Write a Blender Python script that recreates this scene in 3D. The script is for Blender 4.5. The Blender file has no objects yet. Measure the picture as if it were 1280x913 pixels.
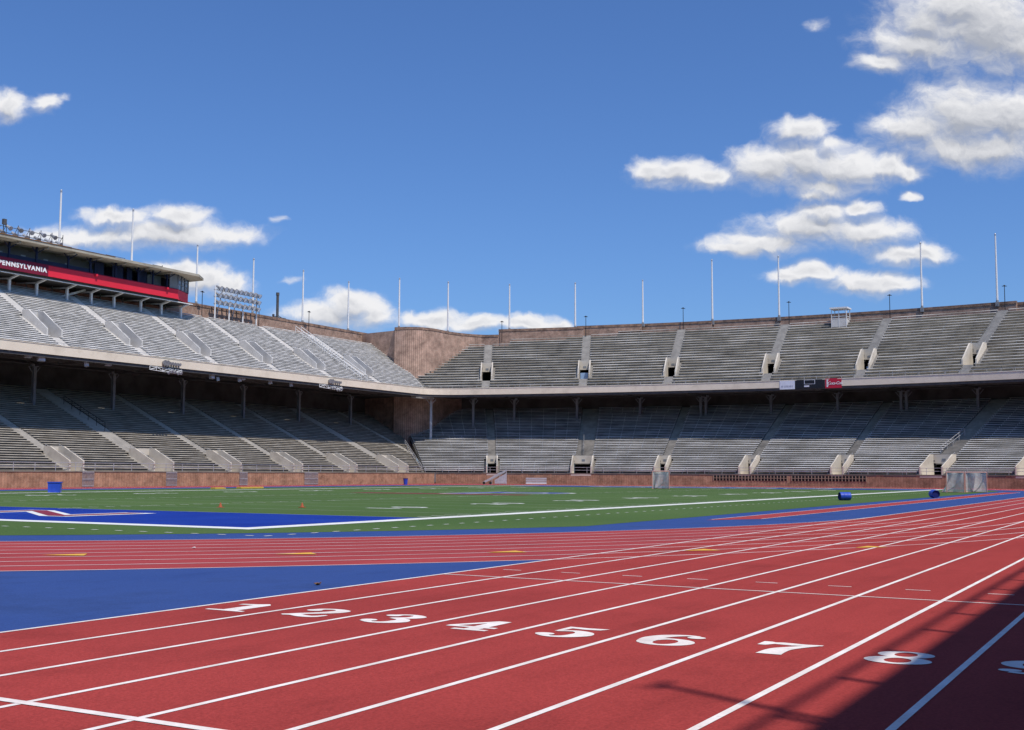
import bpy, math, random
from math import sin, cos, radians, pi, sqrt, atan2
from mathutils import Vector, Matrix
random.seed(11)
SC = bpy.context.scene
COL = SC.collection

# ------------------------------------------------------------------ helpers
class MB:
    """collects faces; build() links them as ONE mesh object"""
    def __init__(s): s.v = []; s.f = []; s.uv = []; s.mi = []
    def face(s, pts, uv=None, m=0):
        n = len(s.v); s.v.extend([tuple(p) for p in pts]); s.f.append(list(range(n, n + len(pts))))
        s.uv.append(uv); s.mi.append(m)
    def hexa(s, a, b, m=0):
        """a: 4 bottom pts, b: 4 top pts (same order, counter-clockwise from above)"""
        s.face([a[3], a[2], a[1], a[0]], None, m); s.face(b, None, m)
        for i in range(4):
            j = (i + 1) % 4
            s.face([a[i], a[j], b[j], b[i]], None, m)
    def box(s, x0, x1, y0, y1, z0, z1, m=0):
        q = [(x0, y0), (x1, y0), (x1, y1), (x0, y1)]
        s.hexa([(x, y, z0) for x, y in q], [(x, y, z1) for x, y in q], m)
    def bar(s, p0, p1, w, h, m=0, up=(0, 0, 1)):
        """rectangular bar from p0 to p1; w sideways, h along up"""
        p0 = Vector(p0); p1 = Vector(p1); d = (p1 - p0).normalized(); u = Vector(up)
        if abs(d.dot(u)) > .95: u = Vector((1, 0, 0))
        r = d.cross(u).normalized() * (w / 2); u = r.cross(d).normalized() * (h / 2)
        A = [p0 - r - u, p0 + r - u, p0 + r + u, p0 - r + u]; B = [q + (p1 - p0) for q in A]
        s.face(A[::-1], None, m); s.face(B, None, m)
        for i in range(4):
            j = (i + 1) % 4; s.face([A[i], A[j], B[j], B[i]], None, m)
    def tube(s, p0, p1, r0, r1=None, n=8, m=0, caps=True):
        r1 = r0 if r1 is None else r1
        p0 = Vector(p0); p1 = Vector(p1); d = (p1 - p0).normalized()
        u = d.orthogonal().normalized(); w = d.cross(u)
        A = [p0 + (u * cos(2 * pi * i / n) + w * sin(2 * pi * i / n)) * r0 for i in range(n)]
        B = [p1 + (u * cos(2 * pi * i / n) + w * sin(2 * pi * i / n)) * r1 for i in range(n)]
        for i in range(n):
            j = (i + 1) % n; s.face([A[i], A[j], B[j], B[i]], None, m)
        if caps: s.face(A[::-1], None, m); s.face(B, None, m)
    def sphere(s, c, r, m=0, n=8, sz=1.0):
        c = Vector(c); R = []
        for i in range(n + 1):
            t = pi * i / n
            R.append([c + Vector((sin(t) * cos(2 * pi * j / n) * r, sin(t) * sin(2 * pi * j / n) * r, -cos(t) * r * sz)) for j in range(n)])
        for i in range(n):
            for j in range(n):
                k = (j + 1) % n
                s.face([R[i][j], R[i][k], R[i + 1][k], R[i + 1][j]], None, m)
    def prism(s, poly, z0, z1, m=0, uvlen=False):
        u = 0
        for i in range(len(poly)):
            a = poly[i]; b = poly[(i + 1) % len(poly)]; L = math.hypot(b[0] - a[0], b[1] - a[1])
            s.face([(a[0], a[1], z0), (b[0], b[1], z0), (b[0], b[1], z1), (a[0], a[1], z1)], [(u, z0), (u + L, z0), (u + L, z1), (u, z1)], m); u += L
        s.face([(x, y, z1) for x, y in poly], [(x, y) for x, y in poly], m)
        s.face([(x, y, z0) for x, y in poly[::-1]], None, m)
    def build(s, name, mats, parent=None, origin=None, smooth=False):
        o = Vector(origin) if origin else Vector((0, 0, 0))
        me = bpy.data.meshes.new(name)
        me.from_pydata([tuple(Vector(p) - o) for p in s.v], [], s.f)
        if not isinstance(mats, (list, tuple)): mats = [mats]
        for m in mats: me.materials.append(m)
        if any(s.uv):
            L = me.uv_layers.new(name='UVMap'); k = 0
            for f, uv in zip(s.f, s.uv):
                for i in range(len(f)):
                    if uv: L.data[k].uv = uv[i]
                    k += 1
        for p, mi in zip(me.polygons, s.mi):
            p.material_index = mi; p.use_smooth = smooth
        me.validate(); me.update()
        ob = bpy.data.objects.new(name, me); COL.objects.link(ob); ob.location = o
        if parent is not None: adopt(ob, parent)
        return ob

def adopt(ob, parent):
    ob.parent = parent
    ob.matrix_parent_inverse = Matrix.Translation(-world_loc(parent))
def world_loc(o):
    l = o.location.copy(); q = o.parent
    while q is not None:
        l = l  # parts are written in world coordinates, so the location is already the world one
        q = None
    return l
def tag(o, label=None, cat=None, group=None, kind=None):
    if label: o['label'] = label
    if cat: o['category'] = cat
    if group: o['group'] = group
    if kind: o['kind'] = kind
    return o
def thing(name, loc, label, cat, group=None):
    o = bpy.data.objects.new(name, None); COL.objects.link(o); o.location = loc
    o.empty_display_size = .3
    return tag(o, label, cat, group)
def dup(root, loc, rotz, label, group=None):
    r = root.copy(); COL.objects.link(r); r.location = loc; r.rotation_euler = (0, 0, rotz)
    r['label'] = label
    if group: r['group'] = group
    for ch in [c for c in bpy.data.objects if c.parent == root]:
        c = ch.copy(); COL.objects.link(c); c.parent = r; c.matrix_parent_inverse = ch.matrix_parent_inverse.copy()
        for g in [k for k in bpy.data.objects if k.parent == ch]:
            d = g.copy(); COL.objects.link(d); d.parent = c; d.matrix_parent_inverse = g.matrix_parent_inverse.copy()
    return r
def struct(mb, name, m):
    return tag(mb.build(name, m), kind='structure')

# ------------------------------------------------------------------ materials
def mat(name, c1, c2=None, scale=1.0, stretch=(1, 1, 1), rough=.8, lo=.35, hi=.65, detail=4, speck=0, speck_scale=60,
        bump=0, bump_scale=30, spec=.3, metal=0, stain=None):
    m = bpy.data.materials.new(name); m.use_nodes = True; N = m.node_tree.nodes; L = m.node_tree.links
    b = N['Principled BSDF']; b.inputs['Roughness'].default_value = rough; b.inputs['Metallic'].default_value = metal
    b.inputs['Specular IOR Level'].default_value = spec
    tc = N.new('ShaderNodeTexCoord'); mp = N.new('ShaderNodeMapping'); mp.inputs['Scale'].default_value = stretch
    L.new(tc.outputs['Object'], mp.inputs['Vector'])
    col = None
    if c2:
        n = N.new('ShaderNodeTexNoise'); n.inputs['Scale'].default_value = scale; n.inputs['Detail'].default_value = detail
        L.new(mp.outputs[0], n.inputs['Vector'])
        r = N.new('ShaderNodeValToRGB'); r.color_ramp.elements[0].position = lo; r.color_ramp.elements[1].position = hi
        r.color_ramp.elements[0].color = (*c1, 1); r.color_ramp.elements[1].color = (*c2, 1)
        L.new(n.outputs['Fac'], r.inputs['Fac']); col = r.outputs['Color']
    else:
        rgb = N.new('ShaderNodeRGB'); rgb.outputs[0].default_value = (*c1, 1); col = rgb.outputs[0]
    if stain:
        sc, amt, slo, shi = stain
        n = N.new('ShaderNodeTexNoise'); n.inputs['Scale'].default_value = sc; n.inputs['Detail'].default_value = 6; n.inputs['Roughness'].default_value = .65
        L.new(tc.outputs['Object'], n.inputs['Vector'])
        mr = N.new('ShaderNodeMapRange'); mr.inputs[1].default_value = slo; mr.inputs[2].default_value = shi; mr.inputs[3].default_value = 1; mr.inputs[4].default_value = amt
        L.new(n.outputs['Fac'], mr.inputs[0])
        mx = N.new('ShaderNodeMix'); mx.data_type = 'RGBA'; mx.blend_type = 'MULTIPLY'; mx.inputs[0].default_value = 1
        L.new(col, mx.inputs[6]); L.new(mr.outputs[0], mx.inputs[7]); col = mx.outputs[2]
    if speck:
        n = N.new('ShaderNodeTexNoise'); n.inputs['Scale'].default_value = speck_scale; n.inputs['Detail'].default_value = 2
        L.new(tc.outputs['Object'], n.inputs['Vector'])
        mr = N.new('ShaderNodeMapRange'); mr.inputs[1].default_value = .3; mr.inputs[2].default_value = .7; mr.inputs[3].default_value = 1 - speck; mr.inputs[4].default_value = 1 + speck
        L.new(n.outputs['Fac'], mr.inputs[0])
        mx = N.new('ShaderNodeMix'); mx.data_type = 'RGBA'; mx.blend_type = 'MULTIPLY'; mx.inputs[0].default_value = 1
        L.new(col, mx.inputs[6]); L.new(mr.outputs[0], mx.inputs[7]); col = mx.outputs[2]
    L.new(col, b.inputs['Base Color'])
    if bump:
        n = N.new('ShaderNodeTexNoise'); n.inputs['Scale'].default_value = bump_scale; n.inputs['Detail'].default_value = 3
        L.new(tc.outputs['Object'], n.inputs['Vector'])
        bp = N.new('ShaderNodeBump'); bp.inputs['Strength'].default_value = bump; bp.inputs['Distance'].default_value = .02
        L.new(n.outputs['Fac'], bp.inputs['Height']); L.new(bp.outputs[0], b.inputs['Normal'])
    return m

def brick_mat(name, c1, c2, mortar, bw=.22, bh=.075, blotch=.8, stripe=0, stripe_len=.29, rough=.9):
    """UV in metres: u along the wall, v = height"""
    m = bpy.data.materials.new(name); m.use_nodes = True; N = m.node_tree.nodes; L = m.node_tree.links
    b = N['Principled BSDF']; b.inputs['Roughness'].default_value = rough; b.inputs['Specular IOR Level'].default_value = .2
    uv = N.new('ShaderNodeUVMap')
    t = N.new('ShaderNodeTexBrick'); t.inputs['Scale'].default_value = 1; t.inputs['Brick Width'].default_value = bw; t.inputs['Row Height'].default_value = bh
    t.inputs['Mortar Size'].default_value = .012; t.inputs['Color1'].default_value = (*c1, 1); t.inputs['Color2'].default_value = (*c2, 1); t.inputs['Mortar'].default_value = (*mortar, 1)
    t.inputs['Bias'].default_value = -.1
    L.new(uv.outputs[0], t.inputs['Vector'])
    n = N.new('ShaderNodeTexNoise'); n.inputs['Scale'].default_value = blotch; n.inputs['Detail'].default_value = 7; n.inputs['Roughness'].default_value = .7
    L.new(uv.outputs[0], n.inputs['Vector'])
    mr = N.new('ShaderNodeMapRange'); mr.inputs[1].default_value = .3; mr.inputs[2].default_value = .72; mr.inputs[3].default_value = .45; mr.inputs[4].default_value = 1.4
    L.new(n.outputs['Fac'], mr.inputs[0])
    mx = N.new('ShaderNodeMix'); mx.data_type = 'RGBA'; mx.blend_type = 'MULTIPLY'; mx.inputs[0].default_value = 1
    L.new(t.outputs['Color'], mx.inputs[6]); L.new(mr.outputs[0], mx.inputs[7]); col = mx.outputs[2]
    # pale weathered patches
    n2 = N.new('ShaderNodeTexNoise'); n2.inputs['Scale'].default_value = 2.2; n2.inputs['Detail'].default_value = 5
    L.new(uv.outputs[0], n2.inputs['Vector'])
    mr2 = N.new('ShaderNodeMapRange'); mr2.inputs[1].default_value = .56; mr2.inputs[2].default_value = .75; mr2.inputs[3].default_value = 0; mr2.inputs[4].default_value = .5
    L.new(n2.outputs['Fac'], mr2.inputs[0])
    m2 = N.new('ShaderNodeMix'); m2.data_type = 'RGBA'; L.new(mr2.outputs[0], m2.inputs[0]); L.new(col, m2.inputs[6])
    m2.inputs[7].default_value = (mortar[0] * 1.15, mortar[1] * 1.12, mortar[2] * 1.05, 1); col = m2.outputs[2]
    if stripe:
        w = N.new('ShaderNodeTexWave'); w.wave_type = 'BANDS'; w.bands_direction = 'X'; w.inputs['Scale'].default_value = 2 * pi / 20 / stripe_len
        w.inputs['Distortion'].default_value = .1
        L.new(uv.outputs[0], w.inputs['Vector'])
        mr3 = N.new('ShaderNodeMapRange'); mr3.inputs[3].default_value = 1 - stripe; mr3.inputs[4].default_value = 1 + stripe * .3
        L.new(w.outputs['Fac'], mr3.inputs[0])
        m3 = N.new('ShaderNodeMix'); m3.data_type = 'RGBA'; m3.blend_type = 'MULTIPLY'; m3.inputs[0].default_value = 1
        L.new(col, m3.inputs[6]); L.new(mr3.outputs[0], m3.inputs[7]); col = m3.outputs[2]
    L.new(col, b.inputs['Base Color'])
    return m

M = {}
M['asphalt'] = mat('asphalt', (.06, .06, .06), (.09, .088, .085), .3, rough=.9)
def wear(m, scale, stretch, lo, hi, amt, seed):
    """multiply the base colour by a stretched noise: scuffs, streaks, faded patches"""
    N = m.node_tree.nodes; L = m.node_tree.links; b = N['Principled BSDF']; old = b.inputs['Base Color'].links[0].from_socket
    tc = N.new('ShaderNodeTexCoord'); mp = N.new('ShaderNodeMapping'); mp.inputs['Scale'].default_value = stretch; mp.inputs['Location'].default_value = (seed, seed * 1.7, 0)
    L.new(tc.outputs['Object'], mp.inputs['Vector'])
    n = N.new('ShaderNodeTexNoise'); n.inputs['Scale'].default_value = scale; n.inputs['Detail'].default_value = 8; n.inputs['Roughness'].default_value = .7; L.new(mp.outputs[0], n.inputs['Vector'])
    r = N.new('ShaderNodeMapRange'); r.inputs[1].default_value = lo; r.inputs[2].default_value = hi; r.inputs[3].default_value = 1; r.inputs[4].default_value = amt; L.new(n.outputs['Fac'], r.inputs[0])
    x = N.new('ShaderNodeMix'); x.data_type = 'RGBA'; x.blend_type = 'MULTIPLY'; x.inputs[0].default_value = 1; L.new(old, x.inputs[6]); L.new(r.outputs[0], x.inputs[7]); L.new(x.outputs[2], b.inputs['Base Color'])
    return m
M['track'] = mat('red_track_rubber', (.35, .050, .045), (.302, .043, .039), .18, rough=.95, speck=.17, speck_scale=45, bump=.3, bump_scale=70, spec=.1, stain=(.7, .84, .52, .7))
wear(M['track'], 1.4, (.12, 1.6, 1), .5, .72, .86, 3); wear(M['track'], 5, (1, 1, 1), .62, .72, .80, 8); wear(M['track'], .6, (.3, 1, 1), .55, .75, 1.12, 13)
M['track_oval'] = mat('red_track_rubber_worn', (.345, .052, .055), (.30, .046, .048), .15, rough=.95, speck=.12, speck_scale=40, spec=.12, stain=(.5, .86, .52, .7))
wear(M['track_oval'], .8, (.2, .6, 1), .52, .74, 1.15, 5); wear(M['track_oval'], 2.5, (1, 1, 1), .6, .74, .85, 2)
M['blue_apron'] = mat('blue_apron_rubber', (.031, .068, .225), (.039, .08, .245), .35, rough=.95, speck=.12, speck_scale=45, bump=.25, bump_scale=60, spec=.1, stain=(.35, .72, .5, .7))
wear(M['blue_apron'], 1.2, (.4, 1, 1), .55, .75, .84, 4); wear(M['blue_apron'], 4, (1, 1, 1), .62, .74, 1.2, 9)
M['white_line'] = mat('white_line_paint', (.85, .80, .765), (.70, .63, .59), 2.5, rough=.75, speck=.06, speck_scale=30)
wear(M['white_line'], 9, (1, 1, 1), .58, .72, .80, 6)
M['oval_line'] = mat('white_line_paint_worn', (.82, .74, .73), (.66, .5, .49), .9, rough=.8)
M['yellow'] = mat('yellow_line_paint', (.75, .42, .05), (.62, .36, .06), 3, rough=.8)
M['turf'] = mat('green_turf', (.062, .116, .031), (.084, .142, .043), .12, stretch=(1, 1, 1), rough=.95, speck=.22, speck_scale=18, spec=.12, stain=(.06, .82, .45, .65))
M['turf_blue'] = mat('blue_turf', (.007, .03, .235), (.011, .042, .28), .3, rough=.95, speck=.15, speck_scale=18, spec=.12)
M['turf_white'] = mat('white_turf', (.74, .75, .72), (.62, .63, .60), 1.2, rough=.95, speck=.1, speck_scale=12)
M['turf_faint'] = mat('faded_turf_line', (.35, .42, .30), (.2, .28, .17), .5, rough=.95)
M['turf_red'] = mat('red_turf', (.22, .025, .05), (.18, .02, .045), .5, rough=.95)
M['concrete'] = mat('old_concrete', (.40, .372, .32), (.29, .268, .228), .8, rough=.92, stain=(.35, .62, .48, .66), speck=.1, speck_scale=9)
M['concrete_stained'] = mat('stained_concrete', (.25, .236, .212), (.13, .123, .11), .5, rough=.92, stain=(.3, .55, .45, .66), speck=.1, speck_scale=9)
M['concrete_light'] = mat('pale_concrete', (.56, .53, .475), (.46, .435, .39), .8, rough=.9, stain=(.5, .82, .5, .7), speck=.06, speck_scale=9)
M['rear_shade'] = mat('rear_shade_concrete', (.135, .13, .12), (.085, .082, .075), .5, rough=.92, stain=(.3, .7, .48, .66))  # shade at the back of the lower tiers put into the colour
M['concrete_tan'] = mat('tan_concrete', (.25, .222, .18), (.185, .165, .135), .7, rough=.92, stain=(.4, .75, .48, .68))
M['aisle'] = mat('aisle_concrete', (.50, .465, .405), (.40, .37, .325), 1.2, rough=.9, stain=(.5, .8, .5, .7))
M['aisle_darker'] = mat('darker_aisle_concrete', (.40, .365, .31), (.30, .275, .235), 1.2, rough=.9, stain=(.4, .7, .46, .66))  # darker tone of the aisle concrete, with random stain blotches
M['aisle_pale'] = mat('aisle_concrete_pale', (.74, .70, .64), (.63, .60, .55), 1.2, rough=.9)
M['portal_wall'] = mat('portal_wall_plaster', (.66, .60, .50), (.58, .52, .43), .6, rough=.9, stain=(.6, .86, .5, .7))
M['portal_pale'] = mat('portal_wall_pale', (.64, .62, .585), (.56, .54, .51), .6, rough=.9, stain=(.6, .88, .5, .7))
M['cream'] = mat('cream_fascia_paint', (.84, .735, .58), (.78, .68, .53), .7, rough=.8, stain=(.7, .9, .52, .7))
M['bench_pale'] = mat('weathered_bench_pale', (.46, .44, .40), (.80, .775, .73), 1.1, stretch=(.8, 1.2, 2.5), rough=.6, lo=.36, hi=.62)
M['bench_grey'] = mat('weathered_bench_grey', (.34, .32, .28), (.76, .73, .68), .5, stretch=(.30, .30, 2.0), rough=.5, lo=.43, hi=.64, detail=5)
M['bench_tan'] = mat('weathered_bench_tan', (.30, .265, .21), (.50, .455, .38), 1.1, stretch=(.6, 1.2, 2.5), rough=.65)
M['bench_white'] = mat('weathered_bench_white', (.48, .47, .45), (.82, .81, .79), .6, stretch=(.3, .3, 2.6), rough=.5, lo=.42, hi=.6)
M['steel_white'] = mat('white_painted_steel', (.78, .78, .77), (.7, .7, .69), 2, rough=.5)
M['steel_grey'] = mat('grey_painted_steel', (.26, .28, .30), (.20, .21, .225), 1.5, rough=.6)
M['steel_dark'] = mat('dark_rusty_steel', (.07, .07, .072), (.105, .1, .095), 2, rough=.7)
M['steel_black'] = mat('black_steel', (.02, .02, .022), rough=.5)
M['galv'] = mat('galvanised_steel', (.50, .51, .53), (.40, .41, .43), 4, rough=.45, metal=.3)
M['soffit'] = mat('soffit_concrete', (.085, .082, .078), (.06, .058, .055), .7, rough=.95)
M['brick_wall'] = brick_mat('brick_upper_wall', (.44, .235, .155), (.28, .15, .105), (.46, .38, .31), blotch=.9)
M['brick_tower'] = brick_mat('brick_stair_tower', (.52, .30, .215), (.41, .24, .17), (.50, .40, .32), blotch=.6, stripe=.28, stripe_len=.32)
M['brick_field'] = brick_mat('brick_field_wall', (.40, .195, .10), (.32, .145, .08), (.48, .36, .26), blotch=.8, stripe=.12, stripe_len=.35)
M['brick_dark'] = brick_mat('brick_field_wall_dark', (.21, .10, .075), (.17, .08, .06), (.25, .18, .14), blotch=.5, stripe=.2, stripe_len=.35)
M['coping'] = brick_mat('brick_coping', (.36, .22, .15), (.17, .11, .09), (.30, .24, .2), bw=.55, bh=.4, blotch=.9)
M['navy'] = mat('navy_paint', (.015, .02, .055), (.02, .028, .07), 1, rough=.5)
M['red_panel'] = mat('red_panel_paint', (.80, .03, .06), (.74, .027, .052), .4, rough=.55)
M['crimson'] = mat('crimson_banner', (.21, .012, .04), (.17, .01, .035), .8, rough=.7)
M['roof'] = mat('roof_tan_concrete', (.46, .42, .33), (.38, .34, .26), .5, rough=.9, stain=(.5, .7, .5, .7))
M['rust'] = mat('rusted_roof_edge', (.26, .14, .06), (.17, .09, .045), 1.2, rough=.95)
M['panel_grey'] = mat('grey_wall_panel', (.30, .30, .285), (.24, .24, .23), .8, rough=.8)
M['pale'] = mat('pale_pane', (.62, .66, .70), rough=.3)
M['white_sign'] = mat('white_banner', (.72, .74, .82), (.68, .70, .78), .6, rough=.6)
M['black_sign'] = mat('black_scoreboard', (.016, .017, .022), rough=.45)
M['red_sign'] = mat('red_sign_board', (.52, .02, .05), rough=.5)
M['grey_text'] = mat('grey_lettering', (.42, .44, .52), rough=.7)
M['white_paint'] = mat('white_lettering', (.85, .85, .85), rough=.6)
M['blue_plastic'] = mat('blue_plastic', (.018, .06, .42), (.024, .075, .5), 3, rough=.38, spec=.5)
M['blue_plastic_dark'] = mat('dark_blue_plastic', (.010, .02, .13), rough=.5)
M['sky_panel'] = mat('pale_sky_panel', (.36, .53, .80), (.30, .46, .74), 1, rough=.5)  # stands for sky seen through the portal tunnels
M['orange'] = mat('orange_plastic', (.40, .10, .04), rough=.6)
M['goal_red'] = mat('red_goal_pipe', (.60, .32, .27), rough=.5)
M['dark'] = mat('opening_shade_black', (.02, .02, .02), rough=.95)  # near-black stands in for the shade inside passages and openings
M['lens'] = mat('lamp_lens', (.70, .76, .86), rough=.25)
M['copper'] = mat('lamp_hood_metal', (.34, .335, .335), (.22, .22, .225), 4, rough=.5, metal=.2)
M['black_rubber'] = mat('black_rubber', (.02, .02, .02), rough=.8)
M['yellow_mat'] = mat('yellow_foam_mat', (.65, .42, .08), rough=.8)
def net_mat():
    m = bpy.data.materials.new('goal_net'); m.use_nodes = True; N = m.node_tree.nodes; L = m.node_tree.links
    b = N['Principled BSDF']; b.inputs['Roughness'].default_value = .9
    tc = N.new('ShaderNodeTexCoord'); n = N.new('ShaderNodeTexNoise'); n.inputs['Scale'].default_value = 3
    L.new(tc.outputs['Object'], n.inputs['Vector'])
    r = N.new('ShaderNodeValToRGB'); r.color_ramp.elements[0].color = (.88, .86, .83, 1); r.color_ramp.elements[1].color = (.95, .94, .92, 1)
    L.new(n.outputs['Fac'], r.inputs['Fac']); L.new(r.outputs[0], b.inputs['Base Color'])
    t = N.new('ShaderNodeBsdfTransparent'); mx = N.new('ShaderNodeMixShader')
    mr = N.new('ShaderNodeMapRange'); mr.inputs[1].default_value = .3; mr.inputs[2].default_value = .7; mr.inputs[3].default_value = .55; mr.inputs[4].default_value = .82
    L.new(n.outputs['Fac'], mr.inputs[0]); L.new(mr.outputs[0], mx.inputs[0])
    tl = N.new('ShaderNodeBsdfTranslucent'); L.new(r.outputs[0], tl.inputs['Color']); m2 = N.new('ShaderNodeMixShader'); m2.inputs[0].default_value = .5; L.new(b.outputs[0], m2.inputs[1]); L.new(tl.outputs[0], m2.inputs[2])
    L.new(t.outputs[0], mx.inputs[1]); L.new(m2.outputs[0], mx.inputs[2])
    L.new(mx.outputs[0], N['Material Output'].inputs['Surface'])
    return m
M['net'] = net_mat()
def glass_mat():
    m = bpy.data.materials.new('booth_glass'); m.use_nodes = True
    b = m.node_tree.nodes['Principled BSDF']; b.inputs['Base Color'].default_value = (.16, .19, .22, 1); b.inputs['Roughness'].default_value = .08; b.inputs['Specular IOR Level'].default_value = .6
    return m
M['glass'] = glass_mat()

def text_mesh(body, size, extrude=0, offset=0, shear=0, align='CENTER', spacing=1.0):
    cu = bpy.data.curves.new('lettering_curve', 'FONT'); cu.body = body; cu.size = size; cu.extrude = extrude; cu.offset = offset; cu.shear = shear
    cu.align_x = align; cu.align_y = 'CENTER'; cu.space_character = spacing; cu.resolution_u = 3
    ob = bpy.data.objects.new('lettering_curve', cu); COL.objects.link(ob)
    dg = bpy.context.evaluated_depsgraph_get(); dg.update()
    me = bpy.data.meshes.new_from_object(ob.evaluated_get(dg))
    bpy.data.objects.remove(ob); bpy.data.curves.remove(cu)
    return me
def place_text(name, body, size, origin, xdir, ydir, m, parent=None, extrude=0, offset=0, shear=0, align='CENTER', spacing=1.0, sx=1.0):
    me = text_mesh(body, size, extrude, offset, shear, align, spacing)
    x = Vector(xdir).normalized(); y = Vector(ydir).normalized(); z = x.cross(y)
    R = Matrix((x * sx, y, z)).transposed().to_4x4()
    me.transform(Matrix.Translation(Vector(origin)) @ R); me.name = name
    me.materials.clear(); me.materials.append(m)
    ob = bpy.data.objects.new(name, me); COL.objects.link(ob)
    if parent is not None: adopt(ob, parent)
    return ob
CLOUDS=[(0.4065,0.3849,0.0852,0.0452,0),(0.3508,0.3697,0.0541,0.0229,0),(0.4371,0.3701,0.0696,0.0278,0),(0.3582,0.3883,0.0325,0.0213,0),(0.3173,0.3525,0.0232,0.0106,0),(0.3863,0.4041,0.0621,0.0247,0),(0.4756,0.3845,0.0697,0.0394,0),(0.3903,0.3035,0.063,0.0373,0),(0.3419,0.2928,0.0384,0.021,0),(0.4281,0.3051,0.05,0.0356,0),(0.3758,0.2768,0.0476,0.0161,0),(0.4134,0.277,0.0537,0.0193,0),(0.3269,0.2962,0.02,0.0113,0),(0.4723,0.2941,0.0538,0.034,0),(0.1359,0.2555,0.0352,0.0136,0),(0.1687,0.2522,0.0245,0.012,0),(0.1182,0.2582,0.0168,0.012,0),(0.2181,0.2621,0.0352,0.0209,0),(0.2523,0.2644,0.0429,0.0257,0),(0.2864,0.2597,0.0459,0.0209,0),(0.3206,0.2626,0.0245,0.0136,0),(0.339,0.2578,0.0138,0.0096,0),(0.2494,0.2923,0.0276,0.0129,0),(0.2766,0.282,0.0138,0.0072,0.4),(0.2656,0.2429,0.0352,0.0112,0),(0.2531,0.2359,0.0168,0.0056,0),(0.2581,0.2082,0.061,0.0183,0),(0.2157,0.1942,0.0533,0.0111,0),(0.3002,0.2029,0.0457,0.0143,0),(0.2652,0.2221,0.0321,0.012,0),(0.298,0.2264,0.0183,0.008,0),(0.1884,0.1893,0.0259,0.0071,0),(0.3323,0.1837,0.038,0.0103,0),(0.3494,0.1866,0.0198,0.0087,0),(0.2506,0.1696,0.0319,0.0087,0),(0.2336,0.1661,0.0228,0.0063,0),(0.2979,0.1609,0.0425,0.0118,0),(0.3195,0.1583,0.0258,0.0079,0),(0.2614,0.3864,0.0116,0.0082,0.95),(0.3392,0.2377,0.0084,0.0048,0.4),(-0.4296,0.3131,0.0185,0.0162,0),(-0.4009,0.3153,0.0115,0.0089,0.4),(-0.3874,0.321,0.0092,0.0057,0.95),(-0.3343,0.2151,0.0397,0.0088,0),(-0.2832,0.2168,0.0259,0.0103,0),(-0.293,0.2015,0.0701,0.0143,0),(-0.3405,0.1985,0.0548,0.0119,0.4),(-0.244,0.2017,0.0366,0.0095,0.4),(-0.3779,0.1984,0.0419,0.0103,0.4),(-0.2647,0.1632,0.0395,0.0158,0),(-0.2887,0.1713,0.0243,0.0103,0),(-0.2361,0.1578,0.0228,0.0118,0),(-0.157,0.1322,0.0439,0.0125,0),(-0.1369,0.1419,0.0288,0.0134,0),(-0.1178,0.1331,0.0182,0.0133,0),(-0.1867,0.1615,0.0152,0.0047,0.95),(-0.2015,0.2151,0.0092,0.0048,0.95),(-0.0644,0.1272,0.0363,0.0102,0),(-0.0272,0.1246,0.0318,0.0094,0),(0.01,0.1262,0.0318,0.0086,0),(0.037,0.1236,0.0166,0.0055,0)]
SKY_STRENGTH = 0.093
SKY_TINT = (.64, .94, 1.42)

# ------------------------------------------------------------------ ground, track, field
YC = 48.19; XW = 46.66; R_IN = 38.0; LW = 1.067
CX, CY = -22.5, 47.7            # centre of the flat east curve
def arc(cx, cy, r, a0, a1, n): return [(cx + r * cos(a0 + (a1 - a0) * i / n), cy + r * sin(a0 + (a1 - a0) * i / n)) for i in range(n + 1)]
def oval(off):
    """closed loop of the running track, 'off' metres outside the inner kerb (counter-clockwise)"""
    r = R_IN + off; rc = 24 + off; re = 166 + off
    y0 = YC - r; y1 = YC + r
    xc = -22.5 + sqrt(142 ** 2 - (YC - R_IN + 24 - YC) ** 2)
    cyl = YC - R_IN + 24; cyh = YC + R_IN - 24
    al = atan2(cyl - YC, xc + 22.5)
    p = []
    p += arc(XW, YC, r, radians(90), radians(270), 72)
    p += [(XW + (xc - XW) * i / 8, y0) for i in range(1, 8)]
    p += arc(xc, cyl, rc, radians(-90), al, 24)
    p += arc(-22.5, YC, re, al, -al, 14)[1:]
    p += arc(xc, cyh, rc, -al, radians(90), 24)
    p += [(xc + (XW - xc) * i / 8, y1) for i in range(1, 8)]
    return p
def ring(inner, outer, z):
    mb = MB(); n = len(inner)
    for i in range(n):
        j = (i + 1) % n
        mb.face([(*inner[i], z), (*outer[i], z), (*outer[j], z), (*inner[j], z)])
    return mb
def sheet(poly, z):
    mb = MB(); mb.face([(x, y, z) for x, y in poly]); return mb
def rect(x0, x1, y0, y1): return [(x0, y0), (x1, y0), (x1, y1), (x0, y1)]

struct(sheet([(-1500, -1500), (1500, -1500), (1500, 1500), (-1500, 1500)], -.06), 'ground', M['asphalt'])
struct(sheet(rect(-60, 162, -1.5, 110), 0), 'track_surround', M['track_oval'])
struct(ring(oval(0), oval(8 * LW), .004), 'running_track', M['track_oval'])
struct(sheet(rect(-45, 60, .2, YC - R_IN), .008), 'sprint_chute', M['track'])
struct(sheet(oval(0), .004), 'infield_apron', M['blue_apron'])
# blue D between the bend and the chute
Ro = R_IN + 8 * LW; yl = YC - R_IN + .03
a0 = math.asin((yl - YC) / Ro); a0 = pi - a0
dp = arc(XW, YC, Ro + .03, radians(180), a0, 30)
struct(sheet([(-45, YC)] + [(-45, yl)] + dp[::-1], .006), 'blue_apron', M['blue_apron'])
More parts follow.
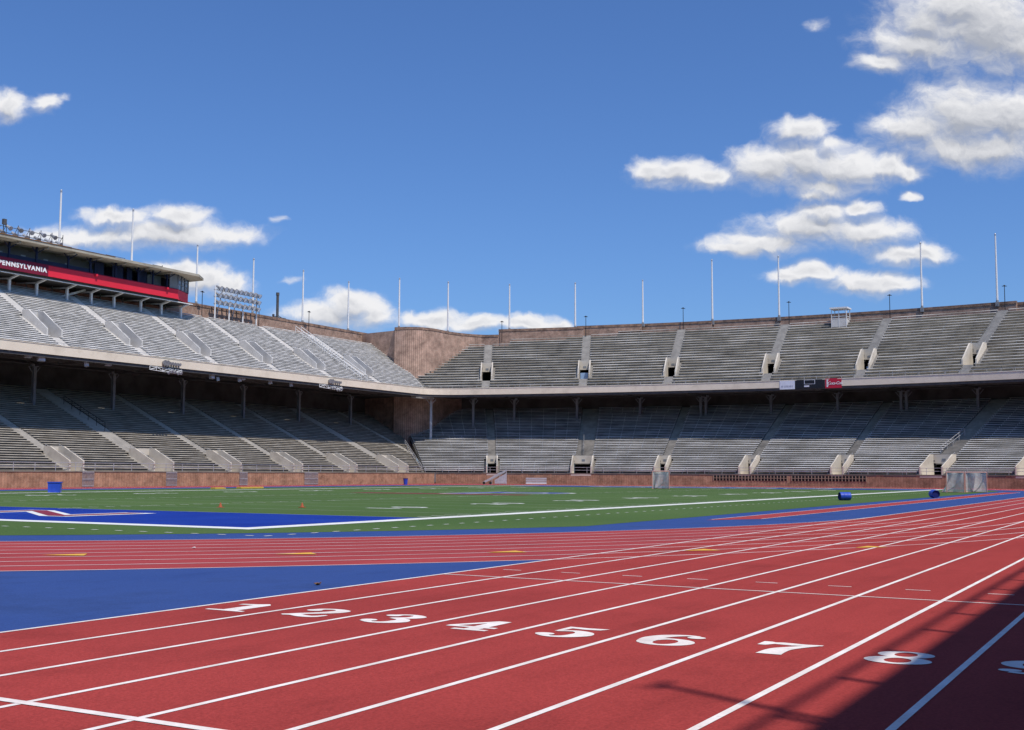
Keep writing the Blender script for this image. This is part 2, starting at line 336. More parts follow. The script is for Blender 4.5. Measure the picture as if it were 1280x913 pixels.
# turf
RT = 35.35; y0, y1 = 15.75, 2 * YC - 15.75
aa = math.asin((y0 - YC) / RT)
tp = arc(XW, YC, RT, pi + aa, pi - aa, 40)   # north-west .. south-west along the west side
tp = arc(XW, YC, RT, pi - (-aa), pi + (-aa), 40)
tp = [q for q in arc(XW, YC, RT, radians(90), radians(270), 80) if y0 < q[1] < y1]
tp = [(XW - sqrt(RT ** 2 - (y1 - YC) ** 2), y1)] + tp + [(XW - sqrt(RT ** 2 - (y0 - YC) ** 2), y0)]
tp += arc(124, y0 + 18, 18, radians(-90), 0, 10) + arc(124, y1 - 18, 18, 0, radians(90), 10)
struct(sheet(tp, .008), 'turf', M['turf'])
FX0, FX1 = 26.12, 26.12 + 109.73; FY0 = 23.3; FY1 = 23.3 + 48.77
for xa in (FX0, FX1 - 9.14):
    struct(sheet(rect(xa, xa + 9.14, FY0, FY1), .012), 'end_zone', M['turf_blue'])
def band(mb, x0, x1, y0, y1, z): mb.face([(x0, y0, z), (x1, y0, z), (x1, y1, z), (x0, y1, z)])
mb = MB(); w = .8; z = .014
band(mb, FX0 - w, FX1 + w, FY0 - w, FY0, z); band(mb, FX0 - w, FX1 + w, FY1, FY1 + w, z)
band(mb, FX0 - w, FX0, FY0, FY1, z); band(mb, FX1, FX1 + w, FY0, FY1, z)
struct(mb, 'field_border', M['turf_white'])
mb = MB()
for k in range(21):
    x = FX0 + 9.144 + k * 4.572
    band(mb, x - .05, x + .05, FY0, FY1, .0145)
struct(mb, 'yard_lines', M['turf_faint'])
mb = MB()
for k in range(101):
    x = FX0 + 9.144 + k * .9144
    if k % 5 == 0:
        for y in (FY0 + 18.3, FY1 - 18.3): band(mb, x - .35, x + .35, y - .05, y + .05, .0175)
        continue
    for y in (FY0 + .3, FY0 + 18.3, FY1 - 18.9, FY1 - .9): band(mb, x - .05, x + .05, y, y + .6, .0155)
struct(mb, 'hash_marks', M['turf_white'])
mb = MB()
n = int((FX1 - FX0 + 6) / .914)
for k in range(n):
    x = FX0 - 3.2 + k * .914
    band(mb, x, x + .27, 19.8, 19.9, .0145); band(mb, x, x + .27, 2 * YC - 20.2, 2 * YC - 20.1, .0145)
for k in range(int(56.2 / .914)):
    y = 20.2 + k * .914
    band(mb, 22.86, 22.96, y, y + .25, .0145)
struct(mb, 'restraining_line', M['turf_white'])
for k, s in enumerate(['10', '20', '30', '40', '50', '40', '30', '20', '10']):
    x = FX0 + 9.144 * (2 + k)
    for yy, up in ((FY0 + 7.4, 1), (FY1 - 7.4, -1)):
        tag(place_text('yard_number', s[0] + ' ' + s[1], 2.6, (x, yy, .0165), (up, 0, 0), (0, up, 0), M['turf_white'], offset=.03), kind='structure')
for mm, off, zz in ((M['turf_white'], .2, .0165), (M['turf_red'], -.02, .0205)):
    for xx, rd in ((FX0 + 4.5, 1), (FX1 - 4.5, -1)):
        tag(place_text('end_zone_lettering', 'PENN', 5.6, (xx, YC - .3, zz), (0, -rd, 0), (rd, 0, 0), mm, offset=off, spacing=1.25, sx=1.75), kind='structure')
mx_ = FX0 + 54.86
for mm, off, zz in ((M['turf_white'], .4, .017), (M['turf_blue'], .05, .021)):
    tag(place_text('midfield_letter', 'P', 13, (mx_ + .5, YC - 2, zz), (0, -1, 0), (1, 0, 0), mm, offset=off, sx=1.3), kind='structure')
mb = MB(); band(mb, mx_ - 6.5, mx_ - 4.2, YC - 7, YC + 8, .0188); struct(mb, 'midfield_bar', M['turf_red'])
# long-jump runway in the apron
mb = MB(); mb.face([(39.3, 14.4, .008), (41.5, 13.15, .008), (119, 13.15, .008), (119, 14.4, .008)]); struct(mb, 'jump_runway', M['track_oval'])
mb = MB(); band(mb, 40, 119, 14.4, 14.46, .012); band(mb, 41.5, 119, 13.09, 13.15, .012)
struct(mb, 'runway_edge', M['oval_line'])
# track lines
for k in range(9):
    a = oval(k * LW - .028); b = oval(k * LW + .028)
    struct(ring(a, b, .0096), 'oval_lane_line', M['oval_line'])
    y = YC - R_IN - k * LW
    mb = MB(); band(mb, -45, XW + 66, y - .03, y + .03, .0112); struct(mb, 'lane_line', M['white_line'])
yb = YC - R_IN - 9 * LW
mb = MB(); band(mb, 5.60, 5.685, yb, YC - R_IN - .03, .0128); band(mb, 15.93, 15.98, yb, YC - R_IN - .03, .0128)
struct(mb, 'start_line', M['white_line'])
mb = MB()
for k in range(9):
    yc = YC - R_IN - (k + .5) * LW
    band(mb, 17.225, 17.265, yc - .165, yc + .165, .0112)
struct(mb, 'hurdle_tick', M['white_line'])
mb = MB()
for (x, y, a) in ((15.75, 18.5, 132), (18.35, 15.1, 140), (21.05, 11.95, 145), (23.75, 8.85, 150), (26.8, 6.1, 155)):
    d = Vector((cos(radians(a)), sin(radians(a)))); t = Vector((-d.y, d.x)); c = Vector((x, y))
    q = [c + d * .42, c - d * .36 + t * .27, c - d * .36 - t * .27]
    mb.face([(p.x, p.y, .0138) for p in q])
struct(mb, 'exchange_triangle', M['yellow'])

# numerals 1-9 painted in the chute: glyph up = +X, glyph right = -Y
def strip(mb, pts, ws, z):
    n = len(pts); P = [Vector(p) for p in pts]
    # smooth the centre line
    Q = []; W = []
    for i in range(n - 1):
        p0 = P[max(i - 1, 0)]; p1 = P[i]; p2 = P[i + 1]; p3 = P[min(i + 2, n - 1)]
        for s in range(6):
            t = s / 6
            Q.append(.5 * ((2 * p1) + (p2 - p0) * t + (2 * p0 - 5 * p1 + 4 * p2 - p3) * t * t + (3 * p1 - p0 - 3 * p2 + p3) * t ** 3))
            W.append(ws[i] * (1 - t) + ws[i + 1] * t)
    Q.append(P[-1]); W.append(ws[-1])
    L = []; Rr = []
    for i in range(len(Q)):
        d = (Q[min(i + 1, len(Q) - 1)] - Q[max(i - 1, 0)]).normalized(); nrm = Vector((-d.y, d.x))
        L.append(Q[i] + nrm * W[i]); Rr.append(Q[i] - nrm * W[i])
    for i in range(len(Q) - 1):
        mb.face([(*Rr[i], z), (*Rr[i + 1], z), (*L[i + 1], z), (*L[i], z)])
def annulus(mb, c, ro, ri, z, n=28):
    for i in range(n):
        a, b = 2 * pi * i / n, 2 * pi * (i + 1) / n
        mb.face([(c[0] + ri[0] * cos(a), c[1] + ri[1] * sin(a), z), (c[0] + ro[0] * cos(a), c[1] + ro[1] * sin(a), z),
                 (c[0] + ro[0] * cos(b), c[1] + ro[1] * sin(b), z), (c[0] + ri[0] * cos(b), c[1] + ri[1] * sin(b), z)])
def disc(mb, c, r, z, n=14): mb.face([(c[0] + r * cos(2 * pi * i / n), c[1] + r * sin(2 * pi * i / n), z) for i in range(n)])
def numeral(k):
    mb = MB(); z = 0; e = .002
    def poly(pts, zz=0): mb.face([(x, y, zz) for x, y in pts])
    if k == 1:
        poly([(.03, 0), (.6, 0), (.6, .085), (.46, .115), (.46, .86), (.36, 1), (.24, .9), (.24, .115), (.03, .085)])
        poly([(.24, .78), (.24, .9), (.04, .83), (.04, .72)])
    elif k == 2:
        strip(mb, [(.1, .74), (.15, .9), (.31, .96), (.46, .86), (.45, .68), (.33, .46), (.16, .26), (.06, .08)], [.075, .06, .05, .1, .11, .075, .05, .04], 0)
        strip(mb, [(.05, .09), (.18, .16), (.36, .08), (.5, .1), (.57, .3)], [.045, .085, .085, .07, .02], e)
        disc(mb, (.13, .72), .1, 2 * e)
    elif k == 3:
        strip(mb, [(.1, .8), (.2, .94), (.35, .96), (.45, .82), (.4, .66), (.22, .56)], [.07, .05, .045, .1, .075, .03], 0)
        strip(mb, [(.22, .555), (.42, .47), (.48, .27), (.38, .08), (.22, .04), (.08, .17)], [.03, .075, .115, .075, .045, .07], e)
        disc(mb, (.13, .79), .095, 2 * e); disc(mb, (.12, .2), .1, 2 * e)
    elif k == 4:
        poly([(.3, .11), (.48, .11), (.48, 1), (.32, 1), (.3, .96)])
        poly([(.3, .36), (.11, .36), (.3, .74), (.3, .96), (0, .36), (0, .25), (.3, .25)])
        poly([(.48, .25), (.6, .25), (.6, .36), (.48, .36)])
        poly([(.18, 0), (.6, 0), (.6, .11), (.18, .11)])
    elif k == 5:
        poly([(.1, .52), (.16, .56), (.18, .86), (.34, .82), (.5, .85), (.56, 1), (.33, .97), (.1, 1)])
        strip(mb, [(.13, .52), (.3, .62), (.45, .5), (.48, .3), (.38, .09), (.22, .04), (.09, .17)], [.025, .055, .1, .12, .075, .045, .07], e)
        disc(mb, (.12, .2), .105, 2 * e)
    elif k == 6:
        annulus(mb, (.3, .31), (.29, .31), (.115, .22), 0)
        strip(mb, [(.1, .3), (.09, .55), (.16, .8), (.32, .95), (.47, .93)], [.09, .1, .09, .05, .035], e)
        disc(mb, (.47, .82), .095, 2 * e)
    elif k == 7:
        poly([(.02, .70), (.10, .70), (.16, .83), (.34, .80), (.5, .86), (.6, .92), (.6, 1), (.44, .96), (.22, 1), (.14, .96), (.10, 1), (.02, 1)])
        strip(mb, [(.56, .95), (.42, .68), (.31, .4), (.3, .0)], [.035, .06, .1, .12], e)
    elif k == 8:
        annulus(mb, (.3, .75), (.25, .25), (.1, .17), 0); annulus(mb, (.3, .275), (.29, .275), (.115, .185), e)
    elif k == 9:
        annulus(mb, (.3, .69), (.29, .31), (.115, .22), 0)
        strip(mb, [(.5, .7), (.51, .45), (.44, .2), (.28, .05), (.13, .07)], [.09, .1, .09, .05, .035], e)
        disc(mb, (.13, .18), .095, 2 * e)
    return mb
for k in range(1, 10):
    g = numeral(k); yc = YC - R_IN - (k - .5) * LW; mb = MB()
    for f in g.f:
        mb.face([(10.46 + .77 * g.v[i][1], yc + .30 - g.v[i][0] * .97, .0115 + g.v[i][2] * .6) for i in f])
    struct(mb, 'lane_number', M['white_line'])

# ------------------------------------------------------------------ the stands
YF = 100.8        # front edge of the north upper tier
RF = 184.0        # radius of the east upper tier's front edge
K = 190.0         # metres per radian along the east curve
def PN(s, o): return (s, YF + o)
def PNl(s, o): return (s, 95.2 + o)
def PE(s, o): a = s / K; return (CX + (RF + o) * cos(a), CY + (RF + o) * sin(a))
def PEl(s, o): a = s / K; return (CX + (175.5 + o) * cos(a), CY + (175.5 + o) * sin(a))
def PS(s, o): return (s, -5.72 - o)
def PSl(s, o): return (s, -1.3 - o)
def th(d): return radians(d) * K
def lerp(x, x0, y0, x1, y1):
    t = (x - x0) / (x1 - x0); t = max(0, min(1, t)); return y0 + (y1 - y0) * t

def rect_along(mb, P, s0, s1, o0, o1, z0, z1, m=0, step=3.6):
    """solid swept along the tier between s0..s1 (z may be a pair: at o0 and at o1)"""
    za = z0 if isinstance(z0, tuple) else (z0, z0); zb = z1 if isinstance(z1, tuple) else (z1, z1)
    n = 1 if P in (PN, PNl, PS, PSl) else max(1, int(abs(s1 - s0) / step))
    R = []
    for i in range(n + 1):
        s = s0 + (s1 - s0) * i / n
        a = P(s, o0); b = P(s, o1)
        R.append([(*a, za[0]), (*b, za[1]), (*b, zb[1]), (*a, zb[0])])
    for i in range(n):
        for j in range(4):
            k = (j + 1) % 4; mb.face([R[i][j], R[i][k], R[i + 1][k], R[i + 1][j]], None, m)
    mb.face(R[0][::-1], None, m); mb.face(R[-1], None, m)

def quad_along(mb, P, s0, s1, oz0, oz1, m=0, step=3.6):
    n = 1 if P in (PN, PNl, PS, PSl) else max(1, int(abs(s1 - s0) / step))
    for i in range(n):
        sa = s0 + (s1 - s0) * i / n; sb = s0 + (s1 - s0) * (i + 1) / n
        mb.face([(*P(sa, oz0[0]), oz0[1]), (*P(sb, oz0[0]), oz0[1]), (*P(sb, oz1[0]), oz1[1]), (*P(sa, oz1[0]), oz1[1])], None, m)

def bench_shape(mb, P, s0, s1, o, z, run, rise=None, supports=True, hb=.40):
    """one bleacher plank with a rounded nose on brackets; o = front of the tread, z = tread height"""
    if rise is not None:      # plank lying on the edge of the next concrete step
        a = o + run - .10; b = o + run + .24; t = z + rise + .085
        prof = [(b, t - .08), (a + .03, t - .10), (a, t - .055), (a + .05, t), (b, t)]; supports = False
    else:
        a = o + run - .34; b = o + run - .05; t = z + hb
        prof = [(b, t - .07), (a + .03, t - .09), (a, t - .05), (a + .05, t), (b, t)]
    n = 1 if P in (PN, PNl, PS, PSl) else max(1, int((s1 - s0) / 3.6))
    R = []
    for i in range(n + 1):
        s = s0 + (s1 - s0) * i / n
        R.append([(*P(s, q[0]), q[1]) for q in prof])
    k = len(prof)
    for i in range(n):
        for j in range(k):
            jj = (j + 1) % k; mb.face([R[i][j], R[i][jj], R[i + 1][jj], R[i + 1][j]])
    mb.face(R[0][::-1]); mb.face(R[-1])
    if supports:
        m = max(1, int((s1 - s0) / 1.8))
        for i in range(m + 1):
            s = s0 + .12 + (s1 - s0 - .24) * i / m
            rect_along(mb, P, s - .02, s + .02, a + .1, a + .2, z, t - .085, step=99)

def tier(root, P, z0, rise, run, rows, smin, smax, aisles, mats, seat_limit=100, benches=True, soffit=True, low=False):
    """aisles: list of (centre function of o, half width, portal or None); portal = (row0,row1,half inner width,floor row,extra)"""
    secmat, aislemat, benchmat, wallmat = mats
    def gap(a, i):
        c, hw, por = a
        return (por[2] + .18 + .32) if por and por[0] <= i < por[1] else hw
    bench_list = []
    edges = [None] + list(aisles) + [None]
    for q in range(len(edges) - 1):
        A, B = edges[q], edges[q + 1]
        mb = MB(); sb = []
        for i in range(rows):
            oa, ob = i * run, (i + 1) * run; om = (oa + ob) / 2; z = z0 + i * rise
            sl = A[0](om) + gap(A, i) if A else smin(om)
            sr = B[0](om) - gap(B, i) if B else smax(om)
            sl = max(sl, smin(om)); sr = min(sr, smax(om))
            if sr - sl < .4: continue
            quad_along(mb, P, sl, sr, (oa, z - rise), (oa, z)); quad_along(mb, P, sl, sr, (oa, z), (ob, z))
            for s in (sl, sr):
                mb.face([(*P(s, oa), z - rise - .5), (*P(s, ob), z - rise - .5), (*P(s, ob), z), (*P(s, oa), z)])
            if soffit: quad_along(mb, P, sl, sr, (oa, z - .95), (ob, z - .95 + rise))
            sb.append((sl, sr, oa, z, i))
        if not mb.f: continue
        sec = mb.build('seating_section', secmat, root)
        if benches:
            for (sl, sr, oa, z, i) in sb: bench_list.append((sec, sl + .06, sr - .06, oa, z))
    if benches:
        cam = Vector((0, 0, 1.59))
        def keyf(b):
            x, y = P((b[1] + b[2]) / 2, b[3]); d = math.hypot(x, y)
            vis = 6.5 < math.degrees(atan2(y, x)) < 52.8
            return (0 if vis else 1, -(b[2] - b[1]) / d)
        bench_list.sort(key=keyf)
        for b in bench_list[:seat_limit]:
            mb = MB(); bench_shape(mb, P, *b[1:], run, rise if low else None, hb=min(.4, rise + .1)); mb.build('bench', benchmat, b[0])
        rest = bench_list[seat_limit:]
        if rest:
            mb = MB()
            for b in rest: bench_shape(mb, P, *b[1:], run, rise if low else None, hb=min(.4, rise + .1))
            tag(mb.build('bench', benchmat, root), kind='stuff')
    # aisles, portals
    for (c, hw, por) in aisles:
        mb = MB()
        for i in range(rows):
            oa, ob = i * run, (i + 1) * run; om = (oa + ob) / 2; z = z0 + i * rise
            s = c(om)
            if not (smin(om) + .3 < s < smax(om) - .3): continue
            if por and por[0] <= i < por[1]:
                g0 = por[2] + .18; g1 = g0 + .32
                spans = [(s - g1, s - g0), (s + g0, s + g1)]
            else: spans = [(s - hw, s + hw)]
            for sl, sr in spans:
                rect_along(mb, P, sl, sr, oa, oa + run / 2, z - rise - .25, z + .02, step=99)
                rect_along(mb, P, sl, sr, oa + run / 2, ob, z - rise - .25, z + rise / 2 + .02, step=99)
        if mb.f: mb.build('aisle_stairs', aislemat, root)
        if por:
            r0, r1, pw, door = por[:4]
            o0, o1 = r0 * run, r1 * run; zf = z0 + (r0 - 1) * rise if r0 else z0 - rise * .3
            zt = z0 + r1 * rise + .7
            top_f = zf + 1.05
            pt = MB()
            sc = lambda o: c(o)
            for sg in (-1, 1):
                # side wall: outline in (o, z) extruded sideways, split into vertical strips
                pts = [(o0, top_f), (o1 - .8, zt), (o1 + .15, zt)]
                for (oa, za), (ob, zb) in zip(pts[:-1], pts[1:]):
                    sa = sc(oa) + sg * pw; sb = sc(ob) + sg * pw; d = sg * .18
                    bot = zf - .25
                    A = [(*P(sa, oa), bot), (*P(sa + d, oa), bot), (*P(sb + d, ob), bot), (*P(sb, ob), bot)]
                    Bt = [(*P(sa, oa), za), (*P(sa + d, oa), za), (*P(sb + d, ob), zb), (*P(sb, ob), zb)]
                    if sg < 0: A = [A[1], A[0], A[3], A[2]]; Bt = [Bt[1], Bt[0], Bt[3], Bt[2]]
                    pt.hexa(A, Bt)
            # lintel wall at the back, floor
            s1 = sc(o1)
            rect_along(pt, P, s1 - pw + .003, s1 + pw - .003, o1, o1 + .147, zf + door, zt - .003, step=99)
            fa = [(*P(sc(o0) - pw - .1, o0 - .02), 0), (*P(sc(o0) + pw + .1, o0 - .02), 0), (*P(sc(o1) + pw + .1, o1 + .1), 0), (*P(sc(o1) - pw - .1, o1 + .1), 0)]
            pt.hexa([(p[0], p[1], zf - .3) for p in fa], [(p[0], p[1], zf) for p in fa])
            vo = pt.build('portal', wallmat, root)
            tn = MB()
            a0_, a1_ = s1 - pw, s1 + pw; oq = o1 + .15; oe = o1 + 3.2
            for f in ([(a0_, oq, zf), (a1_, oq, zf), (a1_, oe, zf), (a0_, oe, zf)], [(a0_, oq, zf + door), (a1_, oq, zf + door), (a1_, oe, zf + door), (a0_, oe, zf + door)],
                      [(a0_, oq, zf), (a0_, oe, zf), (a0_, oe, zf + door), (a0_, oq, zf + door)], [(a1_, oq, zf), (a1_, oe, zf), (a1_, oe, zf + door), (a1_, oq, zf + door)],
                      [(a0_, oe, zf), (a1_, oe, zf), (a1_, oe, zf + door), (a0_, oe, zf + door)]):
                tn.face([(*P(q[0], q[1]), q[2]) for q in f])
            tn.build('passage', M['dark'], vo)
            if door < 1.9 or P is PE:
                mb = MB(); rect_along(mb, P, s1 - .24, s1 + .24, o1 - .035, o1 - .004, zf + door + .28, zf + door + .56, step=99); mb.build('section_sign', M['steel_grey'], vo)
            mb = MB()
            for sg in (-1, 1):
                q0 = sc(o0) + sg * (pw + .09)
                mb.tube((*P(q0, o0 + .1), top_f - .02), (*P(q0, o0 + .1), top_f + .25), .022, n=5); mb.tube((*P(q0, o0 + .1), top_f + .25), (*P(sc(o1) + sg * (pw + .09), o1), zt + .25), .022, n=5); mb.tube((*P(sc(o1) + sg * (pw + .09), o1), zt - .02), (*P(sc(o1) + sg * (pw + .09), o1), zt + .25), .022, n=5)
                mb.build('portal_rail', M['galv'], vo); mb = MB()
            if len(por) > 4:
                lo, hi, w0, w1 = por[4]
                mb = MB(); rect_along(mb, P, s1 - pw + 2 * pw * w0, s1 - pw + 2 * pw * w1, o1 - .35, o1 - .29, zf + lo, zf + hi, step=99)
                mb.build('portal_sky_panel', M['sky_panel'], vo)  # flat panel painting in the sky behind the tunnel

def lin(a, oa, b, ob): return lambda o: a + (b - a) * (o - oa) / (ob - oa)
RUN = .76; RISE_U = .456; RISE_L = .356
# --- mitre lines of the north-east corner
def n_up_max(o): return lerp(o, 0, 150.7, 1.2, 153.7) if o < 1.2 else lerp(o, 1.2, 153.7, 4.8, 155.9) if o < 4.8 else lerp(o, 4.8, 155.9, 14.2, 158.3)
def e_up_max(o):
    r = RF + o
    if r < 184.6: return th(15.1)
    if r < 190.2: return th(lerp(r, 184, 16.85, 190.2, 18.4)) - .25
    v = lerp(r, 190.2, 17.15, 198.5, 16.0)
    if r > 198.8: v = 14.1
    if r > 199.6: v = 11.4
    if r > 200.6: v = 9.0
    return th(v)
def n_lo_max(o): return 143.9 + o * .985
def e_lo_max(o): return th(lerp(175.5 + o, 172.9, 15.75, 194.4, 19.1))
e_up_min = lambda o: -e_up_max(min(o, 6))
e_lo_min = lambda o: -e_lo_max(o)

# --- north upper tier
nu = thing('upper_grandstand', (115, 107, 14), 'sunlit pale grey upper grandstand tier under the red press box, pale portals down its aisles', 'grandstand')
up_p = (6, 15, .85, 1.9)
tier(nu, PN, 14.15, .257, .428, 32, lambda o: 40, n_up_max,
     [(lin(x, 0, x, 10), .55, up_p) for x in (51.9, 63.1, 74.3, 85.5, 96.75, 107.85, 119.15, 130.2, 141.5)],
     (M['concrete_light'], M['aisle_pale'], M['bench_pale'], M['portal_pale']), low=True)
# --- north lower tier
nl = thing('lower_grandstand', (115, 100, 1.5), 'tan lower grandstand tier under the sunlit pale one, along the far straight', 'grandstand')
lo_p = (0, 7, .75, 1.8)
tier(nl, PNl, 1.62, .244, .521, 39, lambda o: 40, n_lo_max,
     [(lin(x, 0, x, 10), hw, (0, 7, pw, 1.5) if pw else None) for x, hw, pw in ((47.5, .55, .75), (59, .55, .75), (70.6, .55, .75), (82.0, .55, .75), (93.6, 1.1, 1.3), (104.8, .55, .75), (115.9, .55, .75), (127.1, .55, .75), (138.7, .95, 1.1), (149.9, .5, None))],
     (M['concrete_tan'], M['aisle'], M['bench_tan'], M['portal_wall']), soffit=False, low=True)
# --- east upper tier
eu = thing('upper_grandstand', (168, 48, 14), 'dark grey upper grandstand tier curving behind the far end of the field, with tan portals', 'grandstand')
ea = [(14.05, 15.25, None), (9.3, 10.45, (0.05, 1.5, .12, .88)), (5.3, 5.98, None), (.86, 1.3, None), (-3.13, -3.05, (.05, 1.0, .1, .7)), (-7.35, -7.62, (.05, .9, .3, .75)), (-11.6, -11.9, None)]
tier(eu, PE, 14.15, RISE_U, RUN, 23, e_up_min, e_up_max,
     [(lin(th(a), .5, th(b), 16.5), .62, (4, 9, .8, 2.0) + ((g,) if g else ())) for a, b, g in sorted(ea)],
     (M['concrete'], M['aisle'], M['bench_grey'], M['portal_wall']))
# --- east lower tier
el = thing('lower_grandstand', (160, 48, 1.5), 'dark stained lower grandstand tier at the far end, white bench edges in its sunlit front', 'grandstand')
eb = [(12.83, 13.95, .6, .75), (8.5, 9.3, 1.3, 1.5), (4.79, 5.18, .6, .75), (.94, .9, .6, .75), (-3.04, -3.17, .6, .75), (-6.85, -7.3, 1.1, 1.35), (-10.6, -11.1, 1.1, 1.7), (-14.2, -15.2, .6, .75)]
tier(el, PEl, 1.62, .2575, .55, 40, e_lo_min, e_lo_max,
     [(lin(th(a), 0, th(b), 11.5), hw, (0, 7, pw, 1.5)) for a, b, hw, pw in sorted(eb)],
     (M['concrete_stained'], M['aisle_darker'], M['bench_white'], M['portal_wall']), soffit=False)
# --- south stand beside the camera (throws the shadow across the outer lanes)
su = thing('upper_grandstand', (50, -12, 14), 'grey upper grandstand tier beside the sprint chute, on the near side of the field', 'grandstand')
tier(su, PS, 14.15, RISE_U, RUN, 18, lambda o: -60, lambda o: n_up_max(o), [(lin(x, 0, x, 10), .55, None) for x in (0, 40, 80, 120)],
     (M['concrete'], M['aisle'], M['bench_grey'], M['portal_wall']), benches=False)
sl_ = thing('lower_grandstand', (50, -6, 1.5), 'lower grandstand tier beside the sprint chute, in the shade of the near upper tier', 'grandstand')
tier(sl_, PSl, 1.62, RISE_L, RUN, 27, lambda o: -60, lambda o: n_lo_max(o), [(lin(x, 0, x, 10), .55, None) for x in (0, 40, 80, 120)],
     (M['concrete'], M['aisle'], M['bench_grey'], M['portal_wall']), benches=False, soffit=False)

# --- fascia with rail, beams, trusses and columns
def path_strip(mb, path, o0, o1, z0, z1):
    """solid along a plan polyline, o measured to the left of the path direction"""
    n = len(path); R = []
    for i in range(n):
        a = Vector(path[max(i - 1, 0)]); b = Vector(path[min(i + 1, n - 1)]); d = (b - a).normalized(); l = Vector((-d.y, d.x)); p = Vector(path[i])
        A = p + l * o0; B = p + l * o1
        R.append([(A.x, A.y, z0), (B.x, B.y, z0), (B.x, B.y, z1), (A.x, A.y, z1)])
    for i in range(n - 1):
        for j in range(4):
            k = (j + 1) % 4; mb.face([R[i][j], R[i][k], R[i + 1][k], R[i + 1][j]])
    mb.face(R[0][::-1]); mb.face(R[-1])
def bez(p0, p1, p2, n):
    p0, p1, p2 = Vector(p0), Vector(p1), Vector(p2)
    return [tuple(p0 * (1 - t) ** 2 + p1 * 2 * t * (1 - t) + p2 * t * t) for t in [i / n for i in range(n + 1)]]
EJ = PE(th(14.6), 0)                       # where the corner sweep meets the east curve
corner = bez((150.0, YF), (153.85, 100.8), EJ, 10)
n_path = [(x, YF) for x in (40, 60, 80, 100, 120, 140)] + corner
e_path = [PE(th(14.6 - 29.2 * i / 40), 0) for i in range(41)]
def mir(p): return (p[0], 2 * 47.7 - p[1])
s_corner = [mir(q) for q in corner][::-1]
s_path = s_corner + [(x, -5.72) for x in (140, 100, 60, 20, 0, -30, -60)]
def fascia(root, path, post_from, material):
    mb = MB(); path_strip(mb, path, -.24, -.006, 13.45, 14.40); path_strip(mb, path, -.28, .1, 14.403, 14.47)
    mb.build('fascia', material, root)
    mb = MB(); path_strip(mb, path, -.1, .15, 13.12, 13.447); mb.build('edge_beam', M['steel_dark'], root)
    mb = MB(); path_strip(mb, path, 4.9, 5.15, 13.3, 13.6); mb.build('cross_beam', M['steel_dark'], root)
def rail(root, path, h=.55, r=.022, sp=1.7, o=.12):
    mb = MB(); D = 0; nxt = .5
    for a, b in zip(path[:-1], path[1:]):
        a = Vector(a); b = Vector(b); L = (b - a).length; d = (b - a) / L; l = Vector((-d.y, d.x)) * o
        mb.tube((*(a + l), 14.47 + h), (*(b + l), 14.47 + h), r, n=5)
        while nxt < D + L:
            p = a + d * (nxt - D) + l; mb.tube((*p, 14.47), (*p, 14.47 + h), r * 1.2, n=5); nxt += sp
        D += L
    mb.build('guard_rail', M['galv'], root)
fascia(nu, n_path, 40, M['cream']); fascia(eu, e_path, 0, M['cream']); fascia(su, s_path, 0, M['cream'])
rail(nu, n_path, .3); rail(eu, e_path, .42); rail(su, s_path, .60, .045, o=-.26)
# corner slabs closing the mitre between fascia sweep and rows
mb = MB(); mb.prism([(149.9, 100.95), *[(a + .0, b) for a, b in bez((150.2, 101.1), (153.7, 101.2), PE(th(14.9), .5), 8)], PE(th(16.9), .6), (153.6, 101.7), (149.9, 101.6)], 13.7, 14.1)
mb.build('corner_slab', M['concrete'], nu)

for i in range(8):      # added slab under the mitre, blocking sun between the two tiers
    o = i * .82; z = 14.15 + .6 * o; mb = MB(); x = n_up_max(o)
    mb.prism([(x - .7, YF + o), (x + 2.4, YF + o - .5), (x + 2.4, YF + o + .9), (x - .7, YF + o + .9)], z - 1.3, z - .75); mb.build('corner_slab', M['concrete'], nu)
# added dark sheets behind the lower tiers, painting in the deep shade
mb = MB(); mb.box(40, 159.5, 115.75, 115.95, 9.5, 13.745); mb.build('rear_shade_sheet', M['rear_shade'], nl)
mb = MB(); rect_along(mb, PEl, th(-16), th(18.6), 22.1, 22.3, 10, 13.745); mb.build('rear_shade_sheet', M['rear_shade'], el)
# flat ceiling added behind the columns to darken the space there
mb = MB(); mb.box(40, 157, YF + 10.4, 116.5, 13.75, 14.0); mb.build('added_shade_ceiling', M['soffit'], nu)
mb = MB(); quad_along(mb, PE, th(-15), th(15.6), (10.6, 13.75), (18.0, 13.75)); mb.build('added_shade_ceiling', M['soffit'], eu)
mb = MB(); mb.box(149, 160, YF + 2.2, 116.4, 13.5, 13.7); mb.build('added_shade_ceiling', M['soffit'], nu)  # corner ceilings added to shade the tower below the deck
mb = MB(); quad_along(mb, PE, th(13.9), th(17.6), (2.2, 13.62), (12.0, 13.62)); mb.build('added_shade_ceiling', M['soffit'], eu)

